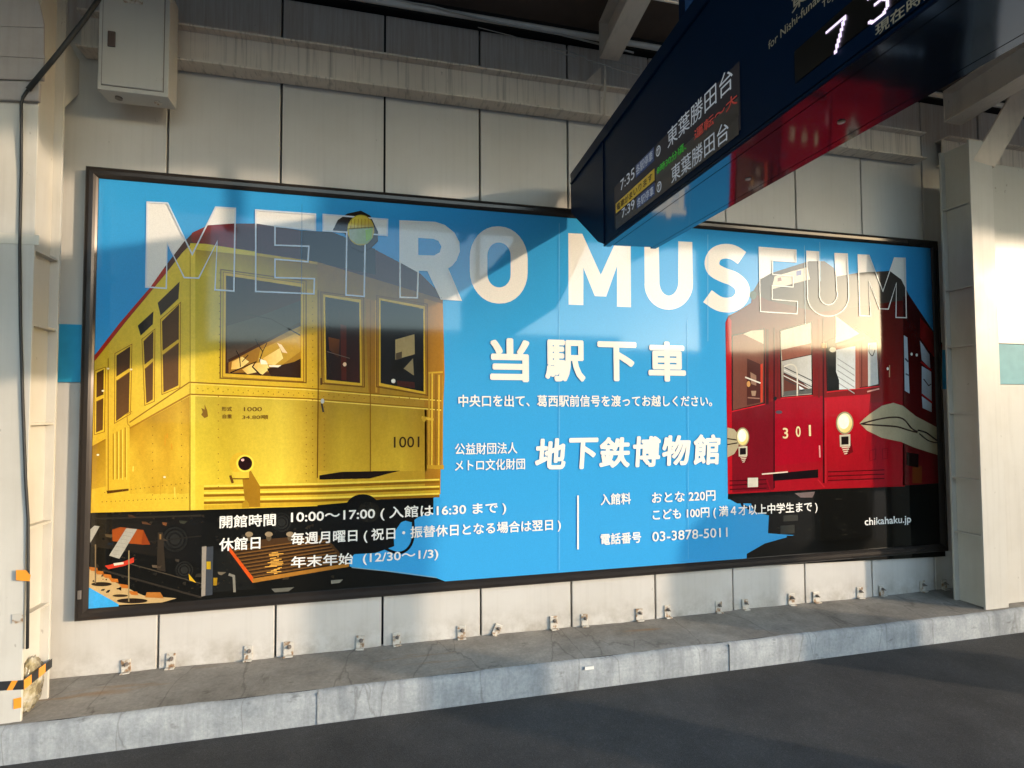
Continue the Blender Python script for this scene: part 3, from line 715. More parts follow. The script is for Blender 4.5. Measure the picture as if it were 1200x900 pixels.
# front windows
FRM = (206, 158, 48)
def fwin(q, ly=18, m_=3.2):
    cx_ = sum(p[0] for p in q)/4; cy_ = sum(p[1] for p in q)/4
    o_ = [(p[0]+(m_ if p[0] > cx_ else -m_), p[1]+(m_+1 if p[1] > cy_ else -m_-1)) for p in q]
    o2 = [(p[0]+(m_*1.9 if p[0] > cx_ else -m_*1.9), p[1]+(m_*1.4+1 if p[1] > cy_ else -m_*1.9-1)) for p in q]
    Y.line(o2, 1.3, (120, 80, 22), ly, True); Y.poly(o_, (224, 176, 52), ly); Y.line(o_, .8, (130, 86, 24), ly+1, True)
W1 = [(265, 323), (352.7, 336.4), (352.7, 443), (264.2, 437.7)]
fwin(W1); Y.grid(W1, [(40, 26, 26), (70, 28, 26), (92, 58, 26), (74, 44, 20)], 20, 4, 4)
Y.poly([(266, 382), (300, 372), (352.7, 352), (352.7, 388), (266, 425)], (84, 66, 50), 21, (60, 50, 44), ((270, 420), (350, 360)))
Y.poly([(268, 425), (300, 405), (352.7, 382), (352.7, 425), (320, 436), (268, 437)], (150, 98, 34), 22, (176, 130, 40), ((268, 430), (352, 385)))
Y.poly([(305, 410), (352, 388), (352, 412), (330, 428), (300, 432)], (196, 150, 52), 23)
for q in ([(272, 424), (284, 418), (292, 424), (282, 432), (271, 433)], [(284, 433), (296, 426), (302, 436), (290, 438.5)], [(297, 426), (312, 424), (316, 432), (308, 439), (300, 436)], [(308, 420), (328, 408), (332, 420), (322, 428), (314, 427)]): Y.poly(q, (244, 186, 96), 24, (255, 224, 150), (q[0], q[2]))
Y.poly([(304, 420), (312, 423), (314, 427), (306, 427)], (255, 244, 220), 26); Y.poly([(325, 402), (330, 404), (337, 414), (331, 413)], (255, 222, 180), 26); Y.poly([(315, 428), (330, 428), (326, 430.5), (316, 430)], (255, 246, 226), 26)
Y.line([(268, 423), (310, 401), (352, 379)], 3.4, (66, 40, 22), 25); Y.line([(288, 368), (318, 374), (352, 393)], 1.3, (54, 36, 22), 25); Y.line([(270, 437), (300, 424), (296, 430), (306, 440)], 1.6, (46, 28, 16), 25)
Y.line([(299, 397), (304, 406), (308, 412), (304, 424)], 1.0, (40, 26, 16), 26); Y.line([(313, 402), (308, 412)], .9, (40, 26, 16), 26); Y.line([(277, 411), (281, 419), (282, 430)], 1.0, (40, 26, 16), 26); Y.line([(291, 416), (284, 424)], .9, (40, 26, 16), 26)
Y.poly([(313, 432), (345, 424), (352.7, 420), (352.7, 443), (318, 441)], (52, 32, 18), 25)
W2 = [(381, 348), (421, 354.6), (422, 449), (382.5, 445)]
fwin(W2, m_=2.6); Y.grid(W2, [(34, 26, 28), (40, 28, 28), (62, 28, 20), (40, 26, 20)], 20, 3, 3)
Y.poly([(385, 395), (398, 398), (397, 420), (386, 410)], (120, 66, 24), 22, (60, 32, 20), ((385, 395), (397, 420))); Y.poly([(399, 380), (406, 382), (406, 446), (400, 445)], (84, 32, 22), 22); Y.disc((404, 427), 2.2, 2.4, (250, 214, 180), 24, 10)
Y.line([(383, 412), (410, 420)], .8, (110, 90, 80), 24)
W3 = [(446, 352), (496, 362), (496.6, 459), (446, 449)]
fwin(W3, m_=2.4); Y.grid(W3, [(30, 26, 28), (26, 24, 26), (24, 20, 18), (30, 24, 22)], 20, 3, 3)
Y.poly([(463.3, 398), (485.7, 391.7), (486, 415), (463.3, 421.7)], (176, 156, 112), 22); Y.poly([(464, 414), (471, 412), (471, 420), (464, 422)], (90, 74, 56), 23); Y.poly([(473, 432), (484, 420), (485, 440)], (150, 134, 100), 22)
Y.line([(462, 427), (488, 418)], 1.2, (12, 12, 12), 23); Y.disc((461, 446.5), 2.6, 2.6, (232, 228, 224), 24, 10); Y.poly([(465, 446), (486, 448), (486, 455), (466, 452)], (70, 30, 22), 22)
# step, number, lamp
Y.poly([(374.5, 557), (400, 553), (469, 551.5), (433, 560.7), (374.5, 562)], (34, 22, 14), 22)
Y.line([(377, 473), (379, 483)], 2.2, (70, 60, 50), 24); Y.disc((378, 470), 2.2, 3, (190, 190, 190), 25, 10); Y.line([(376.5, 443), (376.5, 451)], 2.2, (96, 64, 30), 24)
Y.poly([(292, 548), (305, 570), (305, 594), (288, 594), (284, 560)], (166, 116, 30), 18)
Y.disc((283, 543), 14, 13, (224, 178, 52), 19); Y.disc((287.4, 543), 10.4, 10.4, (250, 216, 84), 20); Y.disc((287.4, 543), 8.2, 8.2, (38, 16, 16), 21); Y.disc((284.5, 539), 2, 1.6, (240, 190, 190), 22, 10)
Y.poly([(272, 553), (292, 553), (292, 560), (276, 561)], (232, 190, 66), 21); Y.line([(273, 561), (292, 561)], 1.3, (96, 60, 18), 22); Y.line([(270, 557), (273, 566)], 3, (110, 70, 24), 22)
Y.poly([(284, 590), (288, 585), (292, 590), (292, 595), (284, 595)], (190, 142, 36), 22)
Y.poly([(236, 478), (240, 480), (240, 474), (243, 481), (244, 488), (240, 490), (236, 486), (238, 483)], (130, 92, 28), 22)
Y.line([(155, 482), (149, 485), (150, 497), (153, 500)], 1.2, (190, 140, 40), 23)
# railing at the right corner
for x, c in ((503, (196, 146, 44)), (506.5, (232, 184, 60)), (511, (150, 104, 30)), (514.5, (222, 172, 56)), (518.5, (184, 132, 40))): Y.line([(x, 437+(x-503)*.2), (x-.6, 546)], 2.0, c, 24)
Y.line([(494, 489), (508, 492)], 3, (224, 176, 60), 25); Y.disc((497, 491), 2.6, 3.4, (206, 158, 50), 26, 12); Y.poly([(500, 545), (520, 545), (520, 550), (500, 549)], (196, 146, 44), 25); Y.line([(502, 437), (519, 436)], 2, (214, 166, 52), 25)
# roof lamp
Y.poly([(390, 270), (396, 258), (407, 250.5), (423, 247), (434, 253), (443, 272), (443, 283), (436, 290), (424, 296), (412, 290), (404, 274)], (42, 30, 20), 30)
Y.disc((422.8, 270), 15.8, 18, (196, 168, 60), 42); Y.poly([(408, 262)]+[(422.8+15*math.cos(math.radians(a)), 270+17*math.sin(math.radians(a))) for a in range(205, 336, 10)]+[(437, 262), (437, 267), (408, 269)], (246, 214, 84), 43, (200, 160, 60), ((410, 255), (437, 268)))
Y.poly([(409, 268), (437, 266), (436, 280), (430, 286), (418, 286), (410, 280)], (178, 184, 160), 43, (150, 176, 100), ((410, 270), (436, 280))); Y.poly([(428, 270), (436, 268), (435, 280), (429, 283)], (150, 190, 60), 44)
for k in range(6): Y.line([(412+k*4, 257), (411+k*4.2, 268)], .8, (190, 140, 50), 44)
for i, c in enumerate(Y.c):
    if c[0] > .15 and c[1] > .10 and c[2] < c[1]*.45: Y.c[i] = (c[0]*.98, c[1]*1.04, c[2]*.95, 1)
Y.build(bill, M['film_photo'])

# ---- red train picture
R = Print('red_train_picture')
R.poly([(853, 576), (966, 571), (1104, 565), (1108, 652), (875, 664), (875, 649), (896, 637), (931, 627), (900, 625), (901, 604), (884, 600), (880, 590), (864, 590), (853, 584)], (15, 15, 14), 4)
R.line([(853, 584), (868, 586)], 2, (12, 12, 14), 5); R.line([(868, 586), (870, 592), (878, 596)], 3, (14, 14, 16), 5)
R.poly([(931, 578), (955, 576), (952, 583), (938, 583)], (112, 96, 96), 7)
for q in ([(918, 604), (935, 603), (935, 610), (918, 611)], [(914.5, 616), (931, 615), (931, 625), (914.5, 626)]): R.poly(q, (52, 52, 48), 7)
for _ in range(30):
    x, y = random.uniform(905, 1090), random.uniform(575, 632); R.poly([(x, y), (x+random.uniform(2, 9), y), (x+random.uniform(2, 8), y+2), (x, y+1.6)], random.choice([(28, 28, 24), (36, 34, 30), (24, 28, 30)]), 6)
R.poly([(875, 650), (896, 638), (931, 627.5), (931, 630), (900, 640), (884, 650)], (18, 16, 14), 6)
# body
R.poly([(881.6, 343), (890.6, 327.5), (905, 319.6), (948, 306), (966, 306), (977, 314), (980.6, 324), (1006.5, 319.6), (1042.5, 317.4), (1056, 327.5), (1065, 345.5), (1092, 386), (1104, 402), (1104, 420), (960, 400), (881, 365)], (58, 52, 50), 8)
R.poly([(850, 378), (853.5, 370), (862.5, 365.8), (880, 355), (882, 343), (900, 352), (960, 366), (1058, 352), (1060, 570), (966, 573), (853, 579)], (98, 30, 26), 9, (170, 18, 30), ((950, 380), (952, 510)))
R.poly([(853, 480), (1058, 470), (1058, 568), (966, 572), (853, 578)], (158, 14, 30), 10, (176, 20, 34), ((950, 480), (950, 540)))
R.poly([(1058, 348), (1065, 345.5), (1092, 386), (1104, 404), (1104, 566), (1058, 569)], (66, 18, 16), 9, (112, 20, 24), ((1060, 420), (1096, 560)))
R.poly([(1078, 372), (1092, 388), (1104, 404), (1104, 432), (1078, 396)], (140, 28, 26), 11)
R.poly([(850, 378), (854, 371), (857, 376), (857, 440), (858, 577), (853, 578)], (196, 20, 36), 12)
R.poly([(857, 480), (900, 472), (907, 470), (907, 574), (858, 577)], (128, 16, 30), 11)
R.poly([(907, 468), (964, 464), (964, 540), (907, 546)], (176, 10, 34), 11)
R.poly([(966, 466), (1020, 462), (1010, 560), (966, 566)], (206, 22, 40), 11, (160, 16, 30), ((975, 470), (1010, 560)))
# roof sign
R.poly([(904, 339), (907.5, 324), (946, 313), (949, 327.5)], (214, 202, 186), 12); R.poly([(933, 318), (939, 316.5), (939, 322), (933, 323.5)], (110, 120, 170), 13); R.poly([(911, 326), (915, 325), (916, 329), (911, 330)], (150, 110, 110), 13)
R.disc((882.5, 346), 4, 5, (60, 90, 84), 12, 14)
# windows
def rwin(q, c, c2=None, ly=14):
    cx_ = sum(p[0] for p in q)/len(q); cy_ = sum(p[1] for p in q)/len(q)
    o_ = [(p[0]+(1.4 if p[0] > cx_ else -1.4), p[1]+(1.6 if p[1] > cy_ else -1.6)) for p in q]
    R.poly(o_, (40, 12, 12), ly-1); R.poly(q, c, ly, c2, (q[0], q[2]) if c2 else None)
    R.line([o_[-1], o_[-2]], 1.3, (226, 30, 44), ly)
WL = [(858.7, 394), (870.7, 390.7), (894.7, 388), (894.7, 472), (858.7, 480.7)]
rwin([(858.7, 394), (894.7, 386), (894.7, 472), (858.7, 480.7)], (140, 80, 66), (122, 70, 58))
R.poly([(870.7, 391.5), (880, 387.5), (894.5, 386.5), (894.5, 403)], (186, 172, 152), 16)
R.poly([(875.3, 420), (891, 427), (891, 471.5), (875, 475)], (86, 42, 36), 16); R.poly([(891, 427), (893.5, 426), (893.5, 471), (891, 472)], (224, 70, 46), 17); R.line([(873, 442), (891, 449)], 1.6, (228, 224, 216), 18); R.disc((877, 450), 2.2, 3.6, (206, 150, 90), 18, 10)
R.poly([(879, 436), (886, 440), (886, 452), (880, 450)], (146, 112, 96), 17); R.poly([(880, 458), (886, 458), (885, 464), (881, 464)], (160, 130, 110), 17); R.line([(876, 466), (890, 467)], 1.4, (150, 110, 96), 17)
rwin([(914.7, 388), (950, 378), (951, 462), (916, 465)], (190, 178, 162), (168, 158, 150))
R.poly([(915.5, 410), (950.5, 402), (950.5, 415), (916.5, 422.7)], (158, 88, 72), 16); R.line([(915.5, 423), (950.5, 415.5)], .9, (70, 30, 26), 17)
R.poly([(916.5, 423), (950.5, 416), (951, 461), (917, 464)], (176, 172, 168), 16, (206, 206, 206), ((917, 430), (950, 440)))
R.poly([(917, 436), (935, 444), (950, 456), (951, 461), (917, 464)], (112, 62, 52), 17)
for k in range(5): R.line([(918, 430+k*3.4), (951, 446+k*3.6)], 1.1, ((60, 60, 62), (214, 212, 210))[k % 2], 18)
R.poly([(917, 459), (951, 455), (951, 461), (917, 464.5)], (92, 92, 92), 19); R.line(smooth([(918, 430), (926, 427), (932, 430), (934, 440), (934, 464)]), 1.6, (212, 206, 196), 20); R.line([(917.5, 428), (917.5, 463)], 1.0, (150, 140, 130), 20)
R.poly([(936, 452), (944, 457), (937, 459)], (226, 232, 240), 19)
rwin([(969, 402), (1002, 384), (1029, 400), (1029, 451), (970, 458)], (150, 74, 62))
R.poly([(979, 370), (1006.7, 391), (995, 397), (979, 402)], (206, 196, 180), 17); R.poly([(969, 400), (979, 398), (980, 457), (970, 458)], (30, 26, 26), 17)
R.poly([(979.5, 410), (1002, 405.6), (1002, 455.6), (979.5, 456.7)], (196, 200, 204), 18, (216, 222, 230), ((980, 410), (1002, 455)))
for k in range(5): R.line([(981, 420+k*7), (1001, 433+k*7)], 1.0, (150, 154, 158), 19)
R.poly([(1002, 403), (1006, 402), (1007, 455), (1002, 455.6)], (178, 92, 76), 19); R.line([(1009.5, 400), (1009.5, 454)], .9, (96, 40, 36), 20)
R.line([(980, 405), (1013, 396)], 3.2, (190, 104, 88), 20)
R.poly([(1016.7, 402), (1027, 401), (1029, 450), (1017, 453)], (196, 198, 202), 19); R.line(smooth([(1019, 404), (1018, 412), (1022, 417), (1025, 410)]), 1.2, (90, 90, 90), 20)
R.disc((975.5, 410), 4, 3, (210, 200, 180), 21, 12); R.poly([(971, 430), (977, 428), (983, 446), (983, 457), (971, 458)], (22, 20, 20), 20)
R.poly([(1059, 393), (1063, 395.6), (1065.6, 461), (1060, 457.8)], (176, 186, 200), 14); R.line([(1060.5, 420), (1064, 424)], 2, (80, 80, 90), 15); R.line([(1061, 438), (1065, 440)], 1.6, (90, 90, 100), 15)
for q in ([(1077.8, 399), (1089, 415.6), (1090, 432), (1080, 422)], [(1080, 429), (1091, 435.6), (1091.6, 470), (1080, 461)], [(1080, 464.4), (1091.6, 473), (1091.6, 483), (1081, 478)]): R.poly(q, (186, 196, 212), 14, (150, 150, 160), (q[0], q[2]))
R.line([(1079, 424), (1091, 434)], 2.2, (176, 34, 34), 15); R.line([(1080, 462), (1092, 472)], 1.8, (176, 34, 34), 15); R.line([(1082, 444), (1088, 452), (1091, 450)], 1.2, (80, 60, 60), 15)
for p in ((1068, 415), (1074, 416), (1040, 432)): R.disc(p, 1.3, 1.8, (240, 236, 230), 16, 8)
# door, pillars
for x0, y0_, x1, y1_, c, wd in ((899, 386, 899, 474, (70, 20, 20), 3), (907, 384, 907, 572, (60, 10, 18), 1.6), (964.6, 372, 965, 566, (70, 10, 18), 1.8), (967.5, 470, 967.5, 566, (212, 40, 54), 1.0), (959.5, 374, 959.5, 466, (120, 30, 30), 2), (911, 386, 911, 466, (110, 30, 30), 1.6)): R.line([(x0, y0_), (x1, y1_)], wd, c, 15)
R.disc((912.5, 483), 4, 2, (84, 70, 84), 22, 12); R.disc((908, 467), 2, 2.4, (30, 20, 24), 22, 10)
for k in range(4): R.line([(963+k*1.6, 402), (963+k*1.6, 408)], .8, (224, 170, 120), 22)
R.line([(1016, 459), (1030, 455.5)], 1.6, (224, 160, 150), 22); R.line([(960, 522), (960.5, 536)], 1.6, (226, 150, 150), 22); R.line([(1042, 428), (1042, 442)], 1.0, (190, 150, 120), 22)
# ribbons
cream = (172, 160, 134)
R.poly([(1007, 496), (1013, 490), (1020, 484.4), (1033, 475.6), (1046.7, 472), (1057.8, 475.6), (1073, 487.8), (1104, 504), (1104, 535), (1071, 524.4), (1055.6, 517.8), (1033, 513), (1015.6, 504.4)], cream, 20, (150, 136, 110), ((1040, 490), (1100, 515)))
R.line(smooth([(1008, 497), (1026, 492), (1045, 489), (1058, 491), (1068, 502), (1075, 506)]), 1.8, (52, 34, 30), 21); R.line(smooth([(1010, 497), (1030, 498.5), (1050, 500), (1064, 504), (1075, 507)]), 1.8, (52, 34, 30), 21); R.line(smooth([(1075, 504), (1085, 507), (1096, 515), (1104, 519)]), 1.8, (30, 22, 22), 21); R.line(smooth([(1077, 508), (1087, 516), (1098, 519)]), 1.4, (30, 22, 22), 21)
R.poly([(852, 501), (860, 503), (866, 510), (865, 524), (860, 532), (852, 536)], cream, 20); R.line([(852, 514), (866, 516)], 1.4, (46, 30, 26), 21); R.line([(852, 521), (864, 519)], 1.4, (46, 30, 26), 21)
# lamps
for (cx_, cy_, rx, ry, s_) in ((989.5, 495.7, 10.2, 13.2, 1.0), (870, 512, 7.6, 11, .82)):
    R.disc((cx_, cy_), rx, ry, (150, 140, 110), 24); R.disc((cx_, cy_), rx*.86, ry*.86, (250, 246, 214), 25, 28, (228, 196, 96)); R.disc((cx_-rx*.1, cy_-ry*.1), rx*.6, ry*.62, (255, 252, 236), 26)
    R.poly([(cx_-6*s_, cy_+14*s_), (cx_+6.6*s_, cy_+13*s_), (cx_+6.6*s_, cy_+27*s_), (cx_-5.5*s_, cy_+28*s_)], (196, 188, 170), 23); R.poly([(cx_-4*s_, cy_+16*s_), (cx_+4.6*s_, cy_+15.6*s_), (cx_+4.6*s_, cy_+25*s_), (cx_-4*s_, cy_+25.4*s_)], (26, 18, 18), 24)
    for k in range(4): R.line([(cx_-(4.5-k)*s_+1, cy_+(29+k*2.4)*s_), (cx_+(6-k)*s_, cy_+(28+k*2.4)*s_)], 1.2*s_, (214, 200, 180), 23)
    R.poly([(cx_+6*s_, cy_+14*s_), (cx_+10*s_, cy_+34*s_), (cx_+2*s_, cy_+38*s_)], (116, 14, 24), 22)
# lower fittings
R.poly([(905.5, 555), (958.5, 550), (958.5, 559.7), (906, 563.5)], (20, 10, 12), 22); R.line([(892.5, 555.6), (923, 553)], 1.5, (220, 206, 190), 23)
R.poly([(876, 560), (888, 559.7), (888, 570.5), (876, 571)], (204, 198, 186), 23)
for y in (563, 568, 573): R.line([(855, y+.5), (898, y-1)], 1.2, (70, 8, 16), 21); R.line([(970, y-10), (1036, y-12.4)], 1.2, (84, 10, 18), 21)
R.line([(898, 562), (903, 576)], 1.6, (160, 16, 34), 22); R.line([(958, 562), (966, 571)], 1.6, (210, 36, 50), 22)
for q in ([(1019, 528), (1026, 526), (1026, 538), (1019, 540)], [(1034, 526), (1040, 525), (1040, 537), (1034, 538)]): R.line(q, .6, (130, 14, 26), 21, True)
R.poly([(1062, 530), (1076, 532), (1076, 548), (1062, 545)], (24, 12, 12), 21); R.poly([(1069, 545), (1080, 546), (1080, 566), (1069, 566)], (120, 56, 24), 20)
for i, c in enumerate(R.c):
    if c[0] > .05 and c[1] < c[0]*.35: R.c[i] = (c[0]*.76, c[1]*.8, c[2]*.8, 1)
R.build(bill, M['film_photo'])

# ---- lettering made from the built-in font
def glyphs(text, bold=0.0):
    cu = bpy.data.curves.new('t', 'FONT'); cu.body = text; cu.size = 1; cu.offset = bold; cu.resolution_u = 3; cu.fill_mode = 'FRONT'
    ob = bpy.data.objects.new('t', cu); COL.objects.link(ob)
    dg = bpy.context.evaluated_depsgraph_get(); me = bpy.data.meshes.new_from_object(ob.evaluated_get(dg))
    bpy.data.objects.remove(ob); bpy.data.curves.remove(cu)
    vs = [v.co.copy() for v in me.vertices]; fs = [tuple(p.vertices) for p in me.polygons]
    bpy.data.meshes.remove(me)
    return vs, fs
def dil(bold, H):
    """offsets (in text heights) that thicken a stroke"""
    if bold <= 0: return [(0, 0)]
    n = 8 if bold > .03 else 4
    return [(0, 0)]+[(bold*math.cos(2*math.pi*i/n+.4), bold*math.sin(2*math.pi*i/n+.4)) for i in range(n)]
def fit_text(pr, text, bl, br, tl, col, lay, bold=.0, shear=0.0, name='text_line'):
    """lay a line of text on the print so that its box runs from photo pixel bl to br and up to tl"""
    own = pr is None
    if own: pr = Print(name)
    vs, fs = glyphs(text)
    x0 = min(v.x for v in vs); x1 = max(v.x for v in vs); y0 = min(v.y for v in vs); y1 = max(v.y for v in vs)
    A, B, T = U(*bl, YP), U(*br, YP), U(*tl, YP)
    zb = (A.z+B.z)/2; h = T.z-A.z; e = bold*h
    for n_, (ox, oz) in enumerate(dil(bold, h)):
        base = len(pr.v)
        for v in vs:
            t = (v.x-x0)/(x1-x0); k = (v.y-y0)/(y1-y0)
            pr.v.append((A.x+e+(B.x-A.x-2*e)*t+shear*h*k+ox*h, YP-LAY*lay-n_*.00001, zb+e+(h-2*e)*k+oz*h)); pr.c.append(L3(col))
        for f in fs:
            P = [Vector(pr.v[base+i]) for i in f[:3]]
            nrm = (P[1]-P[0]).cross(P[2]-P[0]).y
            g = [base+i for i in f]; pr.f.append(tuple(g if nrm < 0 else g[::-1]))
    if own: pr.build(bill)
WT = (240, 236, 230)
for ch, x0_, x1_, y1_, y0_ in (('当', 574, 620.5, 448, 396), ('駅', 638.5, 686, 447.5, 398), ('下', 700, 746, 447, 400), ('車', 759.5, 803.6, 447.5, 400)):
    fit_text(None, ch, (x0_, y1_), (x1_, y1_-.2), (x0_, y0_), WT, 46, .036, name='headline_character')
fit_text(None, '中央口を出て、葛西駅前信号を渡ってお越しください。', (537, 478), (834, 475.5), (537, 463.5), WT, 46, .018)
fit_text(None, '公益財団法人', (533, 533.5), (606, 531), (533, 519.8), WT, 46, .012)
fit_text(None, 'メトロ文化財団', (533, 552.5), (615, 549.5), (533, 539), WT, 46, .012)
for ch, x0_, x1_, y1_, y0_ in (('地', 626, 662, 550.5, 513.5), ('下', 664.5, 699, 550, 513), ('鉄', 701, 737.5, 548.5, 512), ('博', 740, 772.5, 547.5, 511), ('物', 774.5, 807.5, 546, 510), ('館', 811, 842.5, 545, 509)):
    fit_text(None, ch, (x0_, y1_), (x1_, y1_-.6), (x0_, y0_), WT, 46, .034, .07, name='museum_name_character')
fit_text(None, '開館時間', (257.5, 619), (323.5, 616), (257.5, 604), WT, 46, .022)
fit_text(None, '10:00〜17:00 ( 入館は16:30 まで )', (341, 615.5), (593, 602.5), (341, 598.5), WT, 46, .018)
fit_text(None, '休館日', (257, 646), (305.5, 643), (257, 630.5), WT, 46, .022)
fit_text(None, '毎週月曜日 ( 祝日・振替休日となる場合は翌日 )', (341, 640.5), (657, 623), (341, 623.5), WT, 46, .018)
fit_text(None, '年末年始  (12/30〜1/3)', (341, 667.5), (513.5, 656.5), (341, 651.5), WT, 46, .018)
fit_text(None, '入館料', (703.5, 592.8), (739, 590), (703.5, 579), WT, 46, .02)
fit_text(None, 'おとな 220円', (763.5, 589.5), (838, 587), (763.5, 576.5), WT, 46, .02)
fit_text(None, 'こども 100円 ( 満４才以上中学生まで )', (764.5, 612), (957.5, 600.5), (764.5, 597), WT, 46, .018)
fit_text(None, '電話番号', (703.5, 638.5), (751, 636), (703.5, 625), WT, 46, .022)
fit_text(None, '03-3878-5011', (764, 634), (852, 629.5), (764, 622.5), WT, 46, .015)
fit_text(None, 'chikahaku.jp', (1012.7, 618), (1067, 615), (1012.7, 606.5), WT, 46, .02)
TX = Print('dividing_line'); TX.line([(677, 580.5), (677, 643.5)], 2.0, WT, 46)
TX.build(bill)
fit_text(None, '1001', (461.5, 524.5), (491.5, 524.5), (461.5, 511.5), (66, 44, 20), 28, .01)
fit_text(None, '形式', (260, 481.8), (272, 481.8), (260, 476.6), (110, 76, 24), 28, .02); fit_text(None, '1000', (286, 482), (307, 482), (286, 477), (110, 76, 24), 28, .01)
fit_text(None, '自重', (261, 490.6), (272, 490.6), (261, 485.4), (110, 76, 24), 28, .02); fit_text(None, '34.80噸', (284, 491.5), (314.5, 491.5), (284, 486), (110, 76, 24), 28, .01)
for ch, x0_, x1_, y0_, y1_ in (('3', 917, 923.4, 514, 501.3), ('0', 932.3, 938, 512, 499.4), ('1', 947.6, 950, 511, 498)):
    fit_text(None, ch if ch != '1' else 'l', (x0_, y0_), (x1_, y0_), (x0_, y1_), (228, 206, 160), 28, .02)

# ============================================================ HANGING DEPARTURE BOARD
BT = Vector((0.0831, 1, 0.0662)); BT.normalize()
dB = 2.46
C0 = CAM+ray(708, 289)*dB                      # far lower corner of the display side
BN = Vector((BT.y, -BT.x, 0)).normalized()     # across the board, to the right
def B(s_, h, q=0.0): return C0+BT*s_+Vector((0, 0, h))+BN*q
BW = .27
def onB(px, py, q=0.0):
    """point of the display side seen at a photo pixel -> (s, h)"""
    d = ray(px, py); o_ = C0+BN*q
    nn = BN
    t = (o_-CAM).dot(nn)/d.dot(nn); P = CAM+d*t-o_
    s_ = P.dot(Vector((BT.x, BT.y, 0)))/(BT.x**2+BT.y**2)
    return s_, P.z-BT.z*s_
s_end, h_e1 = onB(669, 252); _, h_top = onB(668, 204)
sA_, hA_ = onB(700, 286)
board = empty('departure_board', (C0+BT*-.8+BN*.13), 'long dark navy hanging departure board showing trains at 7:35 and 7:39', 'departure board')
SN = -2.15                                       # near end of the board
prof = [(SN, 0), (0, 0), (sA_, hA_), (s_end, h_e1), (s_end, h_top-.03), (SN, h_top-.03)]
MB().prism([B(a, c+.012) for a, c in prof], BN*BW, .004).build('casing', M['navy'], board)
_, h_r = onB(740, 123)
MB().prism([B(a, c) for a, c in [(SN-.01, h_top-.028), (s_end+.008, h_top-.028), (s_end+.008, h_top), (SN-.01, h_top)]]+[], BN*(BW+.02), .003).build('top_cap', M['navy'], board)
# bezel lips that run along the display side
MB().prism([B(a, c, -.010) for a, c in [(SN, h_r), (s_end-.02, h_r), (s_end-.02, h_r+.012), (SN, h_r+.012)]], BN*.012, .002).build('bezel_rail', M['navy'], board)
MB().prism([B(-.012, .012, -.006), B(.0, .012, -.006), B(.0, h_r, -.006), B(-.012, h_r, -.006)], BN*.008, .001).build('bezel_rail', M['navy'], board)
MB().prism([B(SN, .001, -.004), B(0, .001, -.004), B(0, .008, -.004), B(SN, .008, -.004)], BN*.006, .001).build('bezel_rail', M['navy'], board)
# glossy underside: middle pan between two edge strips
MB().prism([B(SN, 0, .035), B(-.03, 0, .035), B(-.03, 0, BW-.030), B(SN, 0, BW-.030)], (0, 0, .0115)).build('underside_pan', M['navy_gloss'], board)
MB().prism([B(SN, 0, .0), B(-.001, 0, .0), B(-.001, 0, .032), B(SN, 0, .032)], (0, 0, .0115)).build('underside_strip', M['navy_gloss'], board)
MB().prism([B(SN, 0, BW-.027), B(-.001, 0, BW-.027), B(-.001, 0, BW), B(SN, 0, BW)], (0, 0, .0115)).build('underside_strip', M['navy_gloss'], board)
for s_ in (-.95, -1.35):
    MB().cyl(B(s_, .001, BW*.62), .009, (0, 0, -1), .004, 12).build('screw', M['zinc'], board)
# display glass and lettering
M['lcd'] = plain('lcd_glass', (.006, .008, .013), .32, 0, .08, noise=.05, emit=(.10, .09, .10), es=.015)
M['lcd_dark'] = plain('led_window', (.004, .004, .004), .3, noise=.05)
def bquad(pts, q, name, mat):
    mb = MB(); P = [B(*onB(x, y, 0), q) for x, y in pts]
    mb.prism(P, BN*.002); return mb.build(name, mat, board)
def brect(p_bl, p_tr, q, name, mat, thick=.002):
    s0, h0 = onB(*p_bl); s1, h1 = onB(*p_tr)
    return MB().prism([B(s0, h0, q), B(s1, h0, q), B(s1, h1, q), B(s0, h1, q)], BN*thick).build(name, mat, board)
brect((721, 268), (867, 72), -.003, 'lcd_screen', M['lcd'])
brect((721, 268), (867, 72), -.001, 'screen_border', M['lcd_dark'], .0005) if False else None
s0_, h0_ = onB(933, 98); h1_ = onB(933, 60)[1]; s1_ = onB(1120, -101)[0]
MB().prism([B(s0_, h0_, -.003), B(s1_, h0_, -.003), B(s1_, h1_, -.003), B(s0_, h1_, -.003)], BN*.002).build('clock_window', M['lcd_dark'], board)
def bmat(name, c, e): return plain(name, c, .4, noise=.0, emit=c, es=e)
M['t_white'] = bmat('lcd_white_text', (.36, .40, .46), .06); M['t_sign'] = plain('cream_sign_lettering', (.40, .37, .30), .5, noise=.02)
M['t_led'] = bmat('led_digits', (.80, .66, .92), .16); M['t_green'] = bmat('lcd_green_text', (.02, .30, .02), .06); M['t_red'] = bmat('lcd_red_text', (.35, .04, .03), .05)
M['t_yellow'] = bmat('lcd_yellow_band', (.50, .34, .03), .03); M['t_blue'] = bmat('lcd_blue_tag', (.015, .04, .14), .03); M['t_dark'] = plain('lcd_dark_text', (.02, .015, .01), .5)
M['t_grey'] = bmat('lcd_grey_row', (.045, .04, .038), .02)
